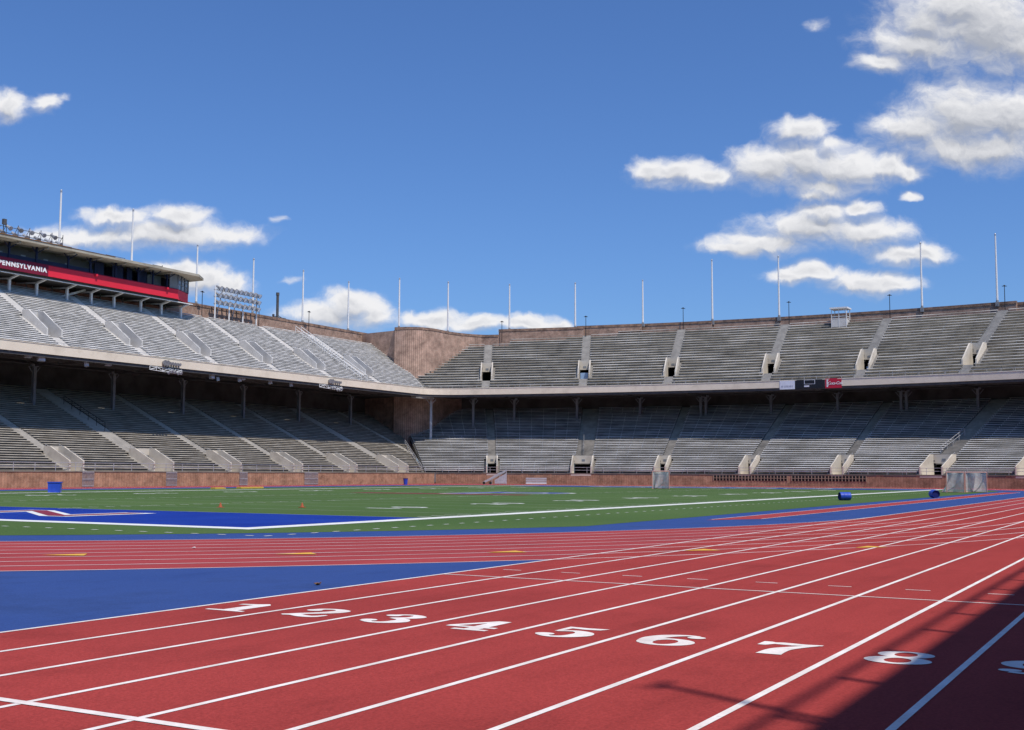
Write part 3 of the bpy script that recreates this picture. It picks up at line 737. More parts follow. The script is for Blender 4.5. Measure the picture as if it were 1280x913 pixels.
def truss(P, root, s, ocol, z, m):
    mb = MB(); a = P(s, .35); c = P(s, ocol); b = P(s, ocol + 4.5)
    mb.bar((*a, 13.28), (*c, 13.28), .16, .22); mb.bar((*c, 13.28), (*b, 15.2), .16, .2)
    n = 5
    top = lambda t: 13.55 + t * ocol * .6 - .6 * .35
    for i in range(n):
        t0, t1 = i / n, (i + 1) / n; p0 = P(s, .35 + t0 * (ocol - .35)); p1 = P(s, .35 + t1 * (ocol - .35))
        mb.bar((*p0, top(t0) - .25), (*p1, top(t1) - .25), .14, .2)
        mb.bar((*p1, 13.3), (*p1, top(t1) - .25), .1, .1)
        mb.bar((*p0, 13.3), (*p1, top(t1) - .25), .1, .1)
    mb.build('truss', M['steel_dark'], root)
def column(root, x, y, z0, z1, d, material):
    mb = MB(); px, py = d
    # H-section: two flanges, one web
    u = Vector((px, py, 0)).normalized(); w = Vector((-u.y, u.x, 0)); c = Vector((x, y, 0))
    for sg in (-1, 1): mb.bar(c + u * sg * .16 + Vector((0, 0, z0)), c + u * sg * .16 + Vector((0, 0, z1 - .3)), .36, .05, up=u)
    mb.bar(c + Vector((0, 0, z0)), c + Vector((0, 0, z1 - .3)), .05, .27, up=u)
    mb.bar(c - w * .45 + Vector((0, 0, z1 - .15)), c + w * .45 + Vector((0, 0, z1 - .15)), .4, .3)
    for sg in (-1, 1): mb.bar(c + w * sg * .12 + Vector((0, 0, z1 - 1.1)), c + w * sg * .75 + Vector((0, 0, z1 - .3)), .08, .1)
    mb.bar(c + Vector((0, 0, z0 - .1)), c + Vector((0, 0, z0 + .08)), .5, .5, up=u)
    mb.build('column', material, root)
ncols = [54.9, 66.3, 77.7, 89.1, 100.4, 111.8, 123.05, 134.7, 146.95]
for x in ncols:
    truss(PN, nu, x, 10.0, 0, None); column(nu, x, YF + 10.0, 8.6, 13.4, (0, 1), M['steel_grey'])
for x0, x1 in zip(ncols[:-1], ncols[1:]):   # longitudinal lattice between the trusses
    mb = MB()
    for o, z in ((2.2, 13.32), (6.3, 13.4), (10.0, 13.35)):
        mb.bar((x0, YF + o, z), (x1, YF + o, z), .14, .16)
    for a, b in (((x0, YF + .6), (x1, YF + 6)), ((x0, YF + 6), (x1, YF + .6))): mb.bar((*a, 13.2), (*b, 13.2), .08, .08)
    mb.bar((x0, YF + 10, 13.35), ((x0 + x1) / 2, YF + 10, 15.2), .09, .09); mb.bar((x1, YF + 10, 13.35), ((x0 + x1) / 2, YF + 10, 15.2), .09, .09)
    mb.build('lattice_girder', M['steel_dark'], nu)
column(nu, 158.0, 111.0, 8.8, 13.5, (0, 1), M['steel_grey']); column(nu, 156.0, 102.0, 6.3, 13.3, (.8, .6), M['galv'])
ecols = [(15.2, 191.0), (13.36, 193.06), (10.29, 192.8), (7.42, 194.4), (4.6, 194.3), (4.36, 194.3), (1.45, 194.4), (-1.43, 194.4), (-4.06, 194.4), (-4.28, 194.4), (-7.09, 194.4), (-9.9, 194.4), (-12.6, 194.4)]
for d, r in ecols:
    x, y = PE(th(d), r - RF); a = radians(d)
    zb = 1.62 + (r - 175.5) * .468 - .4
    column(eu, x, y, zb, 13.4, (cos(a), sin(a)), M['steel_grey'])
    truss(PE, eu, th(d), r - RF, 0, None)
for (d0, r0), (d1, r1) in zip(ecols[:-1], ecols[1:]):
    if abs(d0 - d1) < .5: continue
    mb = MB()
    for o in (3, 6.5, 10.2):
        mb.bar((*PE(th(d0), o), 13.4), (*PE(th(d1), o), 13.4), .14, .16)
    mb.build('lattice_girder', M['steel_dark'], eu)

# handrails on the benches
def handrail(root, P, s0, o0, z0, s1, o1, z1, n=6, h=.95, off=.0, m='galv', r=.03):
    mb = MB(); a = Vector((*P(s0, o0), z0)); b = Vector((*P(s1, o1), z1))
    for hh in (h, h * .55): mb.tube(a + Vector((0, 0, hh)), b + Vector((0, 0, hh)), r, n=5)
    for i in range(n + 1):
        p = a + (b - a) * i / n; mb.tube(p, p + Vector((0, 0, h)), r, n=5)
    mb.build('handrail', M[m], root)
handrail(nu, PN, 137.0, .6, 14.5, 138.0, 13.6, 22.3, 9, r=.04, m='steel_white'); handrail(nu, PN, 138.3, .6, 14.5, 139.3, 13.6, 22.3, 9, r=.04, m='steel_white')
handrail(el, PEl, th(-6.75), 5.4, 4.2, th(-7.25), 10.4, 6.6, 4, r=.035); handrail(el, PEl, th(8.9), 5.4, 4.2, th(9.5), 12, 7.2, 4, r=.03, m='steel_grey')
handrail(nl, PNl, 93.6, 9.2, 6.0, 93.6, 16, 9.2, 5, r=.035, m='steel_black')
handrail(nl, PNl, 143.7, .2, 1.7, 152.0, 8.9, 5.8, 6, h=.8, r=.035); 
def flat_end_wall(mb, a, b, z0, z1, t=.25):
    path_strip(mb, [a, b], -t / 2, t / 2, z0, z1)

# ------------------------------------------------------------------ brick walls
def wall(mb, path, t, z0, z1, m=0, cap=None, u0=0):
    n = len(path); L = []; Rr = []; u = [u0]
    for i in range(n):
        a = Vector(path[max(i - 1, 0)]); b = Vector(path[min(i + 1, n - 1)]); d = (b - a).normalized(); l = Vector((-d.y, d.x)); p = Vector(path[i])
        L.append(p + l * t); Rr.append(p)
        if i: u.append(u[-1] + (Vector(path[i]) - Vector(path[i - 1])).length)
    for i in range(n - 1):
        for (A, B, fl) in ((Rr[i], Rr[i + 1], 0), (L[i + 1], L[i], 1)):
            ua, ub = (u[i], u[i + 1]) if not fl else (u[i + 1], u[i])
            mb.face([(A.x, A.y, z0), (B.x, B.y, z0), (B.x, B.y, z1), (A.x, A.y, z1)], [(ua, z0), (ub, z0), (ub, z1), (ua, z1)], m)
        mb.face([(Rr[i].x, Rr[i].y, z1), (Rr[i + 1].x, Rr[i + 1].y, z1), (L[i + 1].x, L[i + 1].y, z1), (L[i].x, L[i].y, z1)], [(u[i], 0), (u[i + 1], 0), (u[i + 1], t), (u[i], t)], m)
    for i, fl in ((0, 0), (n - 1, 1)):
        A, B = (L[i], Rr[i]) if not fl else (Rr[i], L[i])
        mb.face([(A.x, A.y, z0), (B.x, B.y, z0), (B.x, B.y, z1), (A.x, A.y, z1)], [(0, z0), (t, z0), (t, z1), (0, z1)], m)
def back_wall(label, segs, loc):
    """segs: list of (path, top height)"""
    r = thing('brick_back_wall', loc, label, 'brick wall'); u = 0
    for path, zt in segs:
        mb = MB(); wall(mb, path, .5, 4.0, zt - .4, u0=u); mb.build('wall_panel', M['brick_wall'], r)
        mb = MB(); n = len(path)
        pp = []
        for i in range(n):
            a = Vector(path[max(i - 1, 0)]); b = Vector(path[min(i + 1, n - 1)]); d = (b - a).normalized(); pp.append(tuple(Vector(path[i]) - Vector((-d.y, d.x)) * .06))
        wall(mb, pp, .62, zt - .397, zt, u0=u); mb.build('coping', M['coping'], r)
        u += 37
    return r
NW = 116.6
n_wall = [(x, NW) for x in (160.9, 140, 120, 100, 80, 60, 40)]
def ewall(d0, d1, r, n=8): return [PE(th(d0 + (d1 - d0) * i / n), r - RF) for i in range(n + 1)][::-1]
# wall paths run so that the left-hand side is the outer side
back_wall('red brick wall along the top of the sunlit side tier, right of the press box', [(n_wall[::-1], 24.45)], (120, NW, 22))
back_wall('long curved brick wall stepping along the top of the far end tier', [
    ([PE(th(16.3), 200.2 - RF), PE(th(15.4), 200.2 - RF), PE(th(14.75), 200.2 - RF)], 24.55),
    (ewall(10.6, 14.75, 200.4), 25.45), (ewall(7.9, 11.0, 201.4), 25.72), (ewall(4.7, 8.3, 202.4), 25.8),
    (ewall(-8, 5.1, 203.1, 16), 25.9), (ewall(-16.5, -7.8, 203.7, 10), 25.75)], (178, 48, 22))
back_wall('brick wall along the top of the near side stand', [([(x, -19.5) for x in (-60, 0, 60, 110, 150, 165)][::-1], 23.0)], (50, -20, 22))

# brick stair tower filling the corner
tw = thing('brick_stair_tower', (163, 108, 4), 'tall curved brown brick stair tower bulging out where the two grandstands meet', 'stair tower')
def smooth(P, n=6):
    Q = []; P = [Vector(p) for p in P]
    for i in range(len(P) - 1):
        p0 = P[max(i - 1, 0)]; p1 = P[i]; p2 = P[i + 1]; p3 = P[min(i + 2, len(P) - 1)]
        for s in range(n):
            t = s / n
            Q.append(tuple(.5 * ((2 * p1) + (p2 - p0) * t + (2 * p0 - 5 * p1 + 4 * p2 - p3) * t * t + (3 * p1 - p0 - 3 * p2 + p3) * t ** 3)))
    Q.append(tuple(P[-1])); return Q
front = smooth([(155.3, 108.6), (155.7, 106.6), (157.0, 104.9), (159.2, 104.0), (161.6, 103.9), (164.2, 103.9), (166.8, 103.4), (169.3, 102.3), (170.9, 100.9)], 5)
mb = MB(); mb.prism(front + [(174, 103.5), (172, 119), (158, 119), (156.2, 109.4)], 4, 24.2)
mb.build('wall_panel', M['brick_tower'], tw)
mb = MB(); cp = []
for i in range(len(front)):
    a = Vector(front[max(i - 1, 0)]); b = Vector(front[min(i + 1, len(front) - 1)]); d = (b - a).normalized(); cp.append(tuple(Vector(front[i]) - Vector((-d.y, d.x)) * .06))
wall(mb, cp, .7, 24.203, 24.6); mb.build('coping', M['coping'], tw)
mb = MB(); wall(mb, [(157.2, 109.7), (158.4, 112.0), (159.6, 114.2), (160.7, 116.55)], .5, 6, 23.6); mb.build('wall_panel', M['brick_wall'], tw)
mb = MB(); wall(mb, [(157.14, 109.7), (158.34, 112.0), (159.54, 114.2), (160.64, 116.55)], .62, 23.603, 24.0); mb.build('coping', M['coping'], tw)

# unseen twin added at the near end of the curve, stopping leaked sun
tw2 = thing('brick_stair_tower', (163, -13, 4), 'unseen brown brick tower added between far tier and near stand to block sun', 'stair tower')
mb = MB(); mb.prism([mir(q) for q in front + [(174, 103.5), (172, 119), (156.5, 119), (156.2, 109.4)]][::-1], 4, 24.2); mb.build('wall_panel', M['brick_tower'], tw2)

# low brick wall round the field
def field_wall(label, path, brick, loc):
    r = thing('brick_field_wall', loc, label, 'brick wall')
    mb = MB(); wall(mb, path, .3, -.05, 1.48); mb.build('wall_panel', brick, r)
    mb = MB(); path_strip(mb, path, -.04, .38, 1.483, 1.6); mb.build('coping', M['concrete_tan'], r)
    mb = MB(); D = 0; nxt = 1
    for a, b in zip(path[:-1], path[1:]):
        a = Vector(a); b = Vector(b); L = (b - a).length; d = (b - a) / L; l = Vector((-d.y, d.x)) * .12
        for h in (.42, .8): mb.tube((*(a + l), 1.6 + h), (*(b + l), 1.6 + h), .028, n=5)
        while nxt < D + L:
            p = a + d * (nxt - D) + l; mb.tube((*p, 1.6), (*p, 2.42), .032, n=5); nxt += 2.4
        D += L
    mb.build('guard_rail', M['galv'], r)
    return r
fwn = field_wall('orange brown brick wall with pipe rail along the far straight below the tan seats', [(x, 95.0) for x in (40, 80, 120, 146.4)], M['brick_field'], (110, 95, 0))
fwe = field_wall('dull red brick wall with pipe rail curving round the far end of the track', [PEl(th(15.6 - 31.2 * i / 30), 0) for i in range(31)], M['brick_field'], (153, 48, 0))
fws = field_wall('brick wall beside the outer sprint lane on the near side', [(x, -1.1) for x in (146, 100, 60, 20, 0, -30, -60)], M['brick_field'], (50, -1.1, 0))
for x0, x1 in ((82.5, 83.9), (93.7, 95.2), (105.1, 106.4), (116.8, 119.4)):
    mb = MB(); y = 94.93
    for z in (.12, .8, 1.5): mb.box(x0, x1, y - .03, y + .03, z - .04, z + .04)
    n = int((x1 - x0) / .13)
    for i in range(n + 1):
        x = x0 + (x1 - x0) * i / n; mb.box(x - .022, x + .022, y - .05, y - .031, .05, 1.55)
    mb.build('gate', M['galv'], fwn)
for d0, d1 in ((2.32, -.93), (-1.13, -4.26)):
    mb = MB(); rect_along(mb, PEl, th(d1), th(d0), -.02, -.005, .72, 1.38); vo = mb.build('painted_opening_shade', M['dark'], fwe)  # dark panel on the wall face, painting in the shade of openings
    mb = MB(); n = int((d0 - d1) * 3.06 / .42)
    for i in range(n + 1):
        s = th(d1 + (d0 - d1) * i / n); rect_along(mb, PEl, s - .05, s + .05, -.08, -.021, .7, 1.4, step=99)
    rect_along(mb, PEl, th(d1), th(d0), -.075, -.022, 1.03, 1.09)
    mb.build('vent_bars', M['brick_field'], vo)

# ------------------------------------------------------------------ press box
pb = thing('press_box', (100, 113, 21.8), 'long press box with red front band, white lettering and flat tan roof on white posts', 'press box')
X0 = 58.0; fr = [(X0, 111.0), (110.6, 111.0), (114.3, 112.9), (114.3, 117.6)]
def off(path, o):
    out = []
    for i in range(len(path)):
        a = Vector(path[max(i - 1, 0)]); b = Vector(path[min(i + 1, len(path) - 1)]); d = (b - a).normalized(); out.append(tuple(Vector(path[i]) + Vector((-d.y, d.x)) * o))
    return out
mb = MB(); mb.prism(off(fr, .25) + [(X0, 117.6)], 23.25, 23.5); mb.build('floor_slab', M['soffit'], pb)  # dark colour puts the shade under the press box into the slab
mb = MB(); path_strip(mb, fr, 0, .18, 23.5, 24.7); mb.build('front_band', M['red_panel'], pb)
mb = MB(); path_strip(mb, fr, -.03, .22, 24.703, 24.78); mb.build('band_cap', M['crimson'], pb)
mb = MB(); mb.box(X0 + .1, 90.55, 110.93, 110.985, 23.47, 24.72); bn = mb.build('banner', M['crimson'], pb)
pl = place_text('lettering', 'PENNSYLVANIA', .70, (90.3, 110.92, 24.08), (1, 0, 0), (0, 0, 1), M['white_paint'], bn, extrude=.012, offset=.032, align='RIGHT', spacing=1.2, sx=1.1)
mb = MB(); mb.prism([(X0, 109.7), (112.9, 109.7), (115.6, 111.5), (115.6, 117.8), (X0, 117.8)], 26.62, 26.92); rf = mb.build('roof', M['roof'], pb)
mb = MB(); mb.box(X0, 92.6, 109.64, 109.9, 26.925, 27.02); mb.box(92.6, 99, 109.66, 109.8, 26.925, 26.97); mb.build('roof_edge', M['rust'], rf)
mb = MB(); x = X0 + 1.7
while x < 112: mb.bar((x, 110.0, 26.5), (x, 117.5, 26.5), .16, .22); x += 3.75
mb.build('roof_beams', M['roof'], rf)
mb = MB(); mb.box(X0, 99.4, 113.3, 113.5, 23.5, 26.615); bw_ = mb.build('back_wall', M['panel_grey'], pb)
mb = MB(); mb.box(99.4, 114.0, 114.6, 114.8, 23.5, 26.615); mb.box(99.4, 99.6, 113.3, 114.6, 23.5, 26.615); mb.build('back_wall', M['navy'], pb)
mb = MB(); mb.box(X0, 97.2, 111.35, 111.5, 24.3, 25.28); mb.build('parapet', M['navy'], pb)
x = 62.6
for i in range(12):
    xx = 61.2 + 3.05 * i
    if xx > 98: break
    mb = MB(); mb.box(xx, xx + .62, 113.25, 113.297, 25.1, 25.85); w_ = mb.build('window', M['pale'], bw_)
for x in (62, 66, 70, 74, 78, 81.9, 85.6, 89.2, 93.6, 96.8, 100.6, 104.2, 106.6, 109.0):
    mb = MB(); mb.box(x - .09, x + .09, 111.25, 111.43, 23.5, 26.615)
    mb.bar((x, 111.34, 25.9), (x + .55, 110.5, 26.55), .08, .1); mb.bar((x, 111.34, 25.9), (x - .6, 111.34, 26.55), .08, .1)
    mb.build('roof_post', M['navy'], pb)
for x0, x1 in ((98.2, 99.6), (100.9, 102.6), (103.2, 104.0), (104.9, 106.4)):
    mb = MB(); mb.box(x0, x1, 112.2, 112.32, 24.3, 26.5); mb.build('partition', M['navy'], pb)
mb = MB(); mb.box(106.9, 109.2, 112.6, 112.7, 24.2, 26.3); mb.build('counter_screen', M['panel_grey'], pb)
# glazed end booth on the chamfer
a = Vector((110.6, 111.0)); b = Vector((114.3, 112.9)); d = (b - a)
gl = MB(); path_strip(gl, [tuple(a), tuple(b)], .04, .07, 24.78, 26.6); gl.build('booth_glass', M['glass'], pb)
mb = MB()
for t in (0, .33, .66, 1.0):
    q = a + d * t; mb.bar((q.x, q.y, 24.78), (q.x, q.y, 26.61), .1, .1)
for z in (25.45, 26.0): mb.bar((a.x, a.y, z), (b.x, b.y, z), .06, .07)
mb.build('booth_frame', M['steel_grey'], pb)
mb = MB(); mb.box(109.2, 110.55, 111.06, 111.12, 24.78, 26.6); mb.build('booth_side', M['panel_grey'], pb)
for x in (60.5, 64.5, 68.5, 72.4, 76.1, 79.8, 83.5, 87.1, 90.75, 95.0, 98.55, 102.05, 106.35, 109.8, 113.2):
    mb = MB(); mb.box(x - .13, x + .13, 112.9, 113.16, 21.3, 22.9); mb.bar((x, 113.03, 22.85), (x, 111.5, 23.22), .2, .2); mb.bar((x, 113.03, 22.9), (x, 116.5, 23.1), .16, .16)
    mb.build('support_post', M['steel_white'], pb)
for i in range(16):
    x = 62.3 + 3.6 * i
    if x > 113: break
    mb = MB(); mb.box(x - .05, x + .05, 115.2, 115.3, 22.2, 23.25); mb.build('strut', M['steel_grey'], pb)
mb = MB(); mb.bar((94.9, 113.9, 21.9), (98.4, 113.9, 23.2), .14, .25); mb.build('brace', M['steel_white'], pb)
mb = MB(); mb.box(X0, 113.6, 111.3, 111.42, 23.14, 23.24); mb.build('edge_channel', M['steel_white'], pb)
for x in (97.3, 108.6): mb = MB(); mb.box(x - .12, x + .12, 110.7, 110.98, 24.45, 24.72); mb.build('speaker_bracket', M['red_panel'], pb)

# rack of small lamps along the roof edge
rk = thing('roof_lamp_rack', (86, 110.4, 27), 'row of small metal lamps crowding the rusty left end of the press box roof', 'lamp rack')
mb = MB()
for z in (27.35, 28.0): mb.tube((68, 110.5, z), (92.0, 110.5, z), .035, n=5)
for i in range(17): x = 68 + 1.5 * i; mb.tube((x, 110.5, 26.92), (x, 110.5, 28.4), .04, n=5); mb.tube((x, 110.5, 28.2), (x, 111.6, 26.95), .03, n=5)
mb.build('frame', M['steel_dark'], rk)
for i in range(32):
    x = 68.3 + .74 * i; z = 27.35 if i % 2 else 28.0; y = 110.35; t = random.uniform(-.2, .2)
    mb = MB(); mb.tube((x, y, z), (x + t, y - .45, z - .25), .12, .27, n=8); mb.tube((x - t * .3, y + .3, z + .2), (x, y, z), .14, .14, n=6); mb.build('lamp', M['galv'] if i % 3 else M['copper'], rk)
mb = MB(); mb.tube((84.2, 110.6, 26.92), (84.2, 110.6, 28.75), .05, n=6); mb.box(84.05, 84.45, 110.4, 110.7, 28.2, 28.8); mb.build('camera_mast', M['steel_dark'], rk)
mb = MB(); mb.tube((98.6, 110.8, 27.25), (101.5, 110.8, 27.25), .03, n=5); [mb.tube((x, 110.8, 26.92), (x, 110.8, 27.3), .03, n=5) for x in (98.6, 100, 101.5)]; mb.tube((106, 110.8, 27.2), (107.6, 110.8, 27.2), .03, n=5); mb.tube((107.6, 110.8, 26.92), (107.6, 110.8, 27.35), .05, n=5); mb.tube((106, 110.8, 26.92), (106, 110.8, 27.2), .03, n=5)
mb.build('pipe_rail', M['steel_dark'], rk)

# floodlight bank on the brick wall
fb = thing('floodlight_bank', (124, 114.6, 22.6), 'bank of round floodlights in three rows on white posts, right of the press box', 'floodlights')
fy = 114.9
mb = MB()
for x in (121.6, 124.4, 127.2, 130.0): mb.tube((x - .15, fy, 22.3), (x - .15, fy, 27.0 if x in (121.6, 130.0) else 24.6), .10, n=7)
mb.build('support_post', M['steel_white'], fb)
mb = MB()
for x in (123.1, 126.2): mb.tube((x, fy + 1.4, 22.3), (x, fy + .2, 26.8), .07, n=6)
for z in (24.55, 25.55, 26.5): mb.bar((121.2, fy, z), (130.2, fy, z), .14, .1)
mb.build('frame', M['galv'], fb)
for r_ in range(3):
    for i in range(9):
        x = 121.7 + i * .99 + .1 * r_; z = 24.85 + r_ * .98
        mb = MB(); mb.tube((x, fy - .18, z + .03), (x + .1, fy - .62, z - .26), .12, .36, n=9, caps=False); mb.tube((x - .05, fy + .2, z + .25), (x, fy - .18, z + .03), .15, .14, n=7); mb.bar((x, fy, z - .25), (x, fy - .15, z + .15), .07, .07)
        fl = mb.build('floodlight', M['copper'], fb)
        mb = MB(); mb.tube((x + .09, fy - .58, z - .232), (x + .1, fy - .61, z - .252), .33, .34, n=9); mb.build('lens', M['lens'], fl)

# chimney pipe
ch = thing('chimney_pipe', (152.1 * 118.2 / 130, 118.2, 24.0), 'dark metal chimney pipe standing on a low platform behind the brick wall', 'chimney')
cx_ = 152.05 * 118.2 / 130
mb = MB(); mb.tube((cx_, 118.2, 23.6), (cx_, 118.2, 28.5), .21, n=10); mb.tube((cx_, 118.2, 28.1), (cx_, 118.2, 28.55), .26, n=10); mb.build('pipe', M['steel_dark'], ch)
mb = MB(); mb.box(cx_ - 1.3, cx_ + 1.3, 117.6, 118.9, 24.5, 24.75); mb.bar((cx_ - .9, 118.0, 24.75), (cx_, 118.1, 25.1), .07, .07); mb.bar((cx_ + .9, 118.0, 24.75), (cx_, 118.1, 25.1), .07, .07); mb.box(cx_ - 1.45, cx_ - 1.2, 117.7, 117.95, 24.75, 25.1); mb.build('platform', M['steel_dark'], ch)

# announcer's booth on the far tier
bx = thing('observation_booth', (*PE(th(-1.15), 16.3), 23.6), 'small white open-sided booth with a flat roof high on the far tier', 'booth')
def pe(ds, o): return PE(th(-1.15) + ds, o)
def pbar(mb, s0, o0, z0, s1, o1, z1, w=.09): mb.bar((*pe(s0, o0), z0), (*pe(s1, o1), z1), w, w)
o0, o1 = 15.5, 17.4; s0, s1 = -1.05, 1.05; zb = 23.35
mb = MB()
for s in (s0, s1, 0):
    pbar(mb, s, o0, zb, s, o0, zb + 2.75)
    if s: pbar(mb, s, o1, zb, s, o1, zb + 2.75)
for z in (1.3, 1.62): pbar(mb, s0, o0, zb + z, s1, o0, zb + z, .07); pbar(mb, s0, o0, zb + z, s0, o1, zb + z, .07); pbar(mb, s1, o0, zb + z, s1, o1, zb + z, .07)
pbar(mb, s0, o0, zb + 2.0, s0 + .4, o0, zb + 2.7, .05); pbar(mb, s0, o0 + .1, zb + 2.1, s0, o0 + .9, zb + 2.7, .05)
mb.build('frame', M['steel_white'], bx)
mb = MB(); rect_along(mb, PE, th(-1.15) + s0 + .06, th(-1.15) + s1 - .06, o0 - .02, o0 + .03, zb + .05, zb + 1.22, step=99)
for s in (s0, s1 - .04): rect_along(mb, PE, th(-1.15) + s, th(-1.15) + s + .04, o0 + .05, o1, zb + .05, zb + 1.2, step=99)
mb.build('side_panel', M['portal_pale'], bx)
mb = MB(); rect_along(mb, PE, th(-1.15) + s0 - .2, th(-1.15) + s1 + .2, o0 - .25, o1 + .2, zb + 2.76, zb + 2.98, step=99); mb.build('roof', M['steel_white'], bx)

# ------------------------------------------------------------------ flag poles and lamp posts
P0 = thing('flagpole', (0, 0, 0), 'x', 'flagpole', 'flagpoles round the top of the stadium')
mb = MB(); mb.tube((0, 0, .25), (0, 0, 8), .155, .105, n=10); mb.build('pole', M['steel_white'], P0)
mb = MB(); mb.tube((0, 0, 8.0), (0, 0, 8.06), .13, n=8); mb.sphere((0, 0, 8.16), .12, n=8); mb.build('finial', M['galv'], P0)
mb = MB(); mb.box(-.24, .24, -.24, .24, -.5, .04); mb.tube((0, 0, .04), (0, 0, .28), .2, .17, n=8); mb.build('pedestal', M['steel_grey'], P0)
def ep(d, r): return PE(th(d), r - RF)
poles = [((97.0, 117.1), 24.5, 35.5, 'white flagpole standing behind the lamp-lined left half of the press box roof'),
 ((108.4, 117.1), 24.5, 35.4, 'white flagpole standing behind the bare right half of the press box roof'),
 ((120.0, 117.0), 24.5, 32.7, 'white flagpole between the end of the press box and the floodlight bank'),
 ((131.4, 117.0), 24.5, 32.6, 'white flagpole at the right end of the floodlight bank'),
 ((142.7, 117.0), 24.5, 32.6, 'white flagpole next right of the dark chimney pipe'),
 ((154.2, 117.0), 24.5, 32.5, 'white flagpole above the last stretch of side wall, left of the stair tower'),
 ((155.9, 108.2), 24.6, 32.6, 'white flagpole at the left edge of the curved brick stair tower'),
 ((164.6, 104.5), 24.6, 33.0, 'white flagpole on the right shoulder of the curved brick stair tower'),
 (ep(14.25, 200.8), 25.45, 33.1, 'white flagpole at the first wall step right of the stair tower'),
 (ep(11.03, 200.8), 25.45, 32.9, 'white flagpole above the leftmost portal with a pale blue gate'),
 (ep(7.86, 201.7), 25.7, 32.9, 'white flagpole between the blue-panelled left portal and the portal to its right'),
 (ep(4.7, 202.8), 25.8, 35.7, 'tall white flagpole just right of the third aisle of the far tier'),
 (ep(1.7, 202.9), 25.85, 35.5, 'tall white flagpole left of the small white booth'),
 (ep(-4.35, 202.9), 25.85, 35.6, 'tall white flagpole right of the small white booth'),
 (ep(-7.3, 202.9), 25.85, 35.7, 'tall white flagpole nearest the right edge of the picture')]
for i, ((x, y), zb, zt, lab) in enumerate(poles):
    o = P0 if i == 0 else dup(P0, (x, y, zb), 0, lab)
    o.location = (x, y, zb); o['label'] = lab; o.scale = (1, 1, (zt - zb) / 8.25)
L0 = thing('lamp_post', (0, 0, 0), 'x', 'lamp post', 'thin lamp posts at the tops of the aisles')
mb = MB(); mb.tube((0, 0, -.3), (0, 0, 3.1), .06, .045, n=7); mb.build('post', M['steel_black'], L0)
mb = MB(); mb.box(-.32, .32, -.08, .08, 3.1, 3.17); mb.sphere((0, 0, 3.2), .15, n=6, sz=.7); mb.build('lamp_head', M['steel_black'], L0)
lamps = [((119.6, 115.5), 22.8, 'thin black lamp post between the press box and the floodlight bank'),
 ((131.1, 115.5), 22.8, 'thin black lamp post between the floodlight bank and the chimney pipe'),
 ((142.4, 115.5), 22.8, 'thin black lamp post against the brick wall, right of the chimney pipe'),
 (ep(14.56, 200.0), 23.5, 'thin black lamp post at the first wall step right of the stair tower'),
 (ep(10.47, 200.2), 23.9, 'thin black lamp post above the leftmost portal with a pale blue sky panel'),
 (ep(5.99, 202.0), 24.8, 'thin black lamp post at the top of the third aisle of the far tier'),
 (ep(1.2, 202.0), 24.8, 'thin black lamp post just left of the small white booth'),
 (ep(-3.1, 202.0), 24.8, 'thin black lamp post just right of the small white booth'),
 (ep(-7.65, 202.0), 24.8, 'thin black lamp post nearest the right edge, beside a flagpole')]
for i, ((x, y), zb, lab) in enumerate(lamps):
    o = L0 if i == 0 else dup(L0, (x, y, zb), 0, lab)
    o.location = (x, y, zb); o.rotation_euler = (0, 0, radians(-60 if i > 2 else 0)); o['label'] = lab

# ------------------------------------------------------------------ boards on the far fascia
def board(name, label, cat, d0, d1, z0, z1, m):
    t = thing(name, (*ep((d0 + d1) / 2, 183.7), z0), label, cat)
    a = Vector(ep(d0, 183.72)); b = Vector(ep(d1, 183.72)); d = (b - a).normalized(); l = Vector((-d.y, d.x))
    mb = MB(); path_strip(mb, [tuple(a), tuple(b)], 0, .14, z0, z1); mb.build('panel', m, t)
    mb = MB(); path_strip(mb, [tuple(a), tuple(b)], .14, .24, z0 + .3, z0 + .4); path_strip(mb, [tuple(a), tuple(b)], .14, .24, z1 - .4, z1 - .3); mb.build('bracket', M['steel_dark'], t)
    return t, a, b, d, -l
t, a, b, d, nrm = board('banner_board', 'white banner board with faint grey lettering on the far tier edge, left of the scoreboard', 'sign', .13, -.53, 13.22, 14.40, M['white_sign'])
for k, (u0, u1) in enumerate(((.1, .16), (.18, .24), (.32, .38), (.41, .47), (.50, .56), (.6, .66), (.69, .76), (.8, .86))):
    mb = MB(); p = a + (b - a) * u0 + nrm * .012; q = a + (b - a) * u1 + nrm * .012
    mb.face([(*p, 13.5), (*q, 13.5), (*q, 13.74), (*p, 13.74)]); mb.build('lettering', M['grey_text'], t)
t, a, b, d, nrm = board('scoreboard', 'dark unlit scoreboard with a white outlined box on the far tier edge', 'scoreboard', -.54, -1.82, 13.28, 14.46, M['black_sign'])
mb = MB(); f = lambda u: a + (b - a) * u + nrm * .012
for (u0, u1, z0, z1) in ((.31, .325, 13.83, 14.42), (.66, .675, 13.83, 14.42), (.325, .66, 13.83, 13.87), (.325, .66, 14.38, 14.42), (.31, .48, 13.46, 13.66)):
    mb.face([(*f(u0), z0), (*f(u1), z0), (*f(u1), z1), (*f(u0), z1)])
mb.build('markings', M['white_sign'], t)
t, a, b, d, nrm = board('advertising_board', 'red advertising board with white script lettering on the far tier edge, right of the scoreboard', 'sign', -1.835, -2.53, 13.2, 14.52, M['red_sign'])
c = a + (b - a) * .6 + nrm * .02
place_text('lettering', 'Coca-Cola', .56, (c.x, c.y, 13.85), (d.x, d.y, 0), (0, 0, 1), M['white_paint'], t, extrude=.006, offset=.004, shear=.35, spacing=.84)
mb = MB()
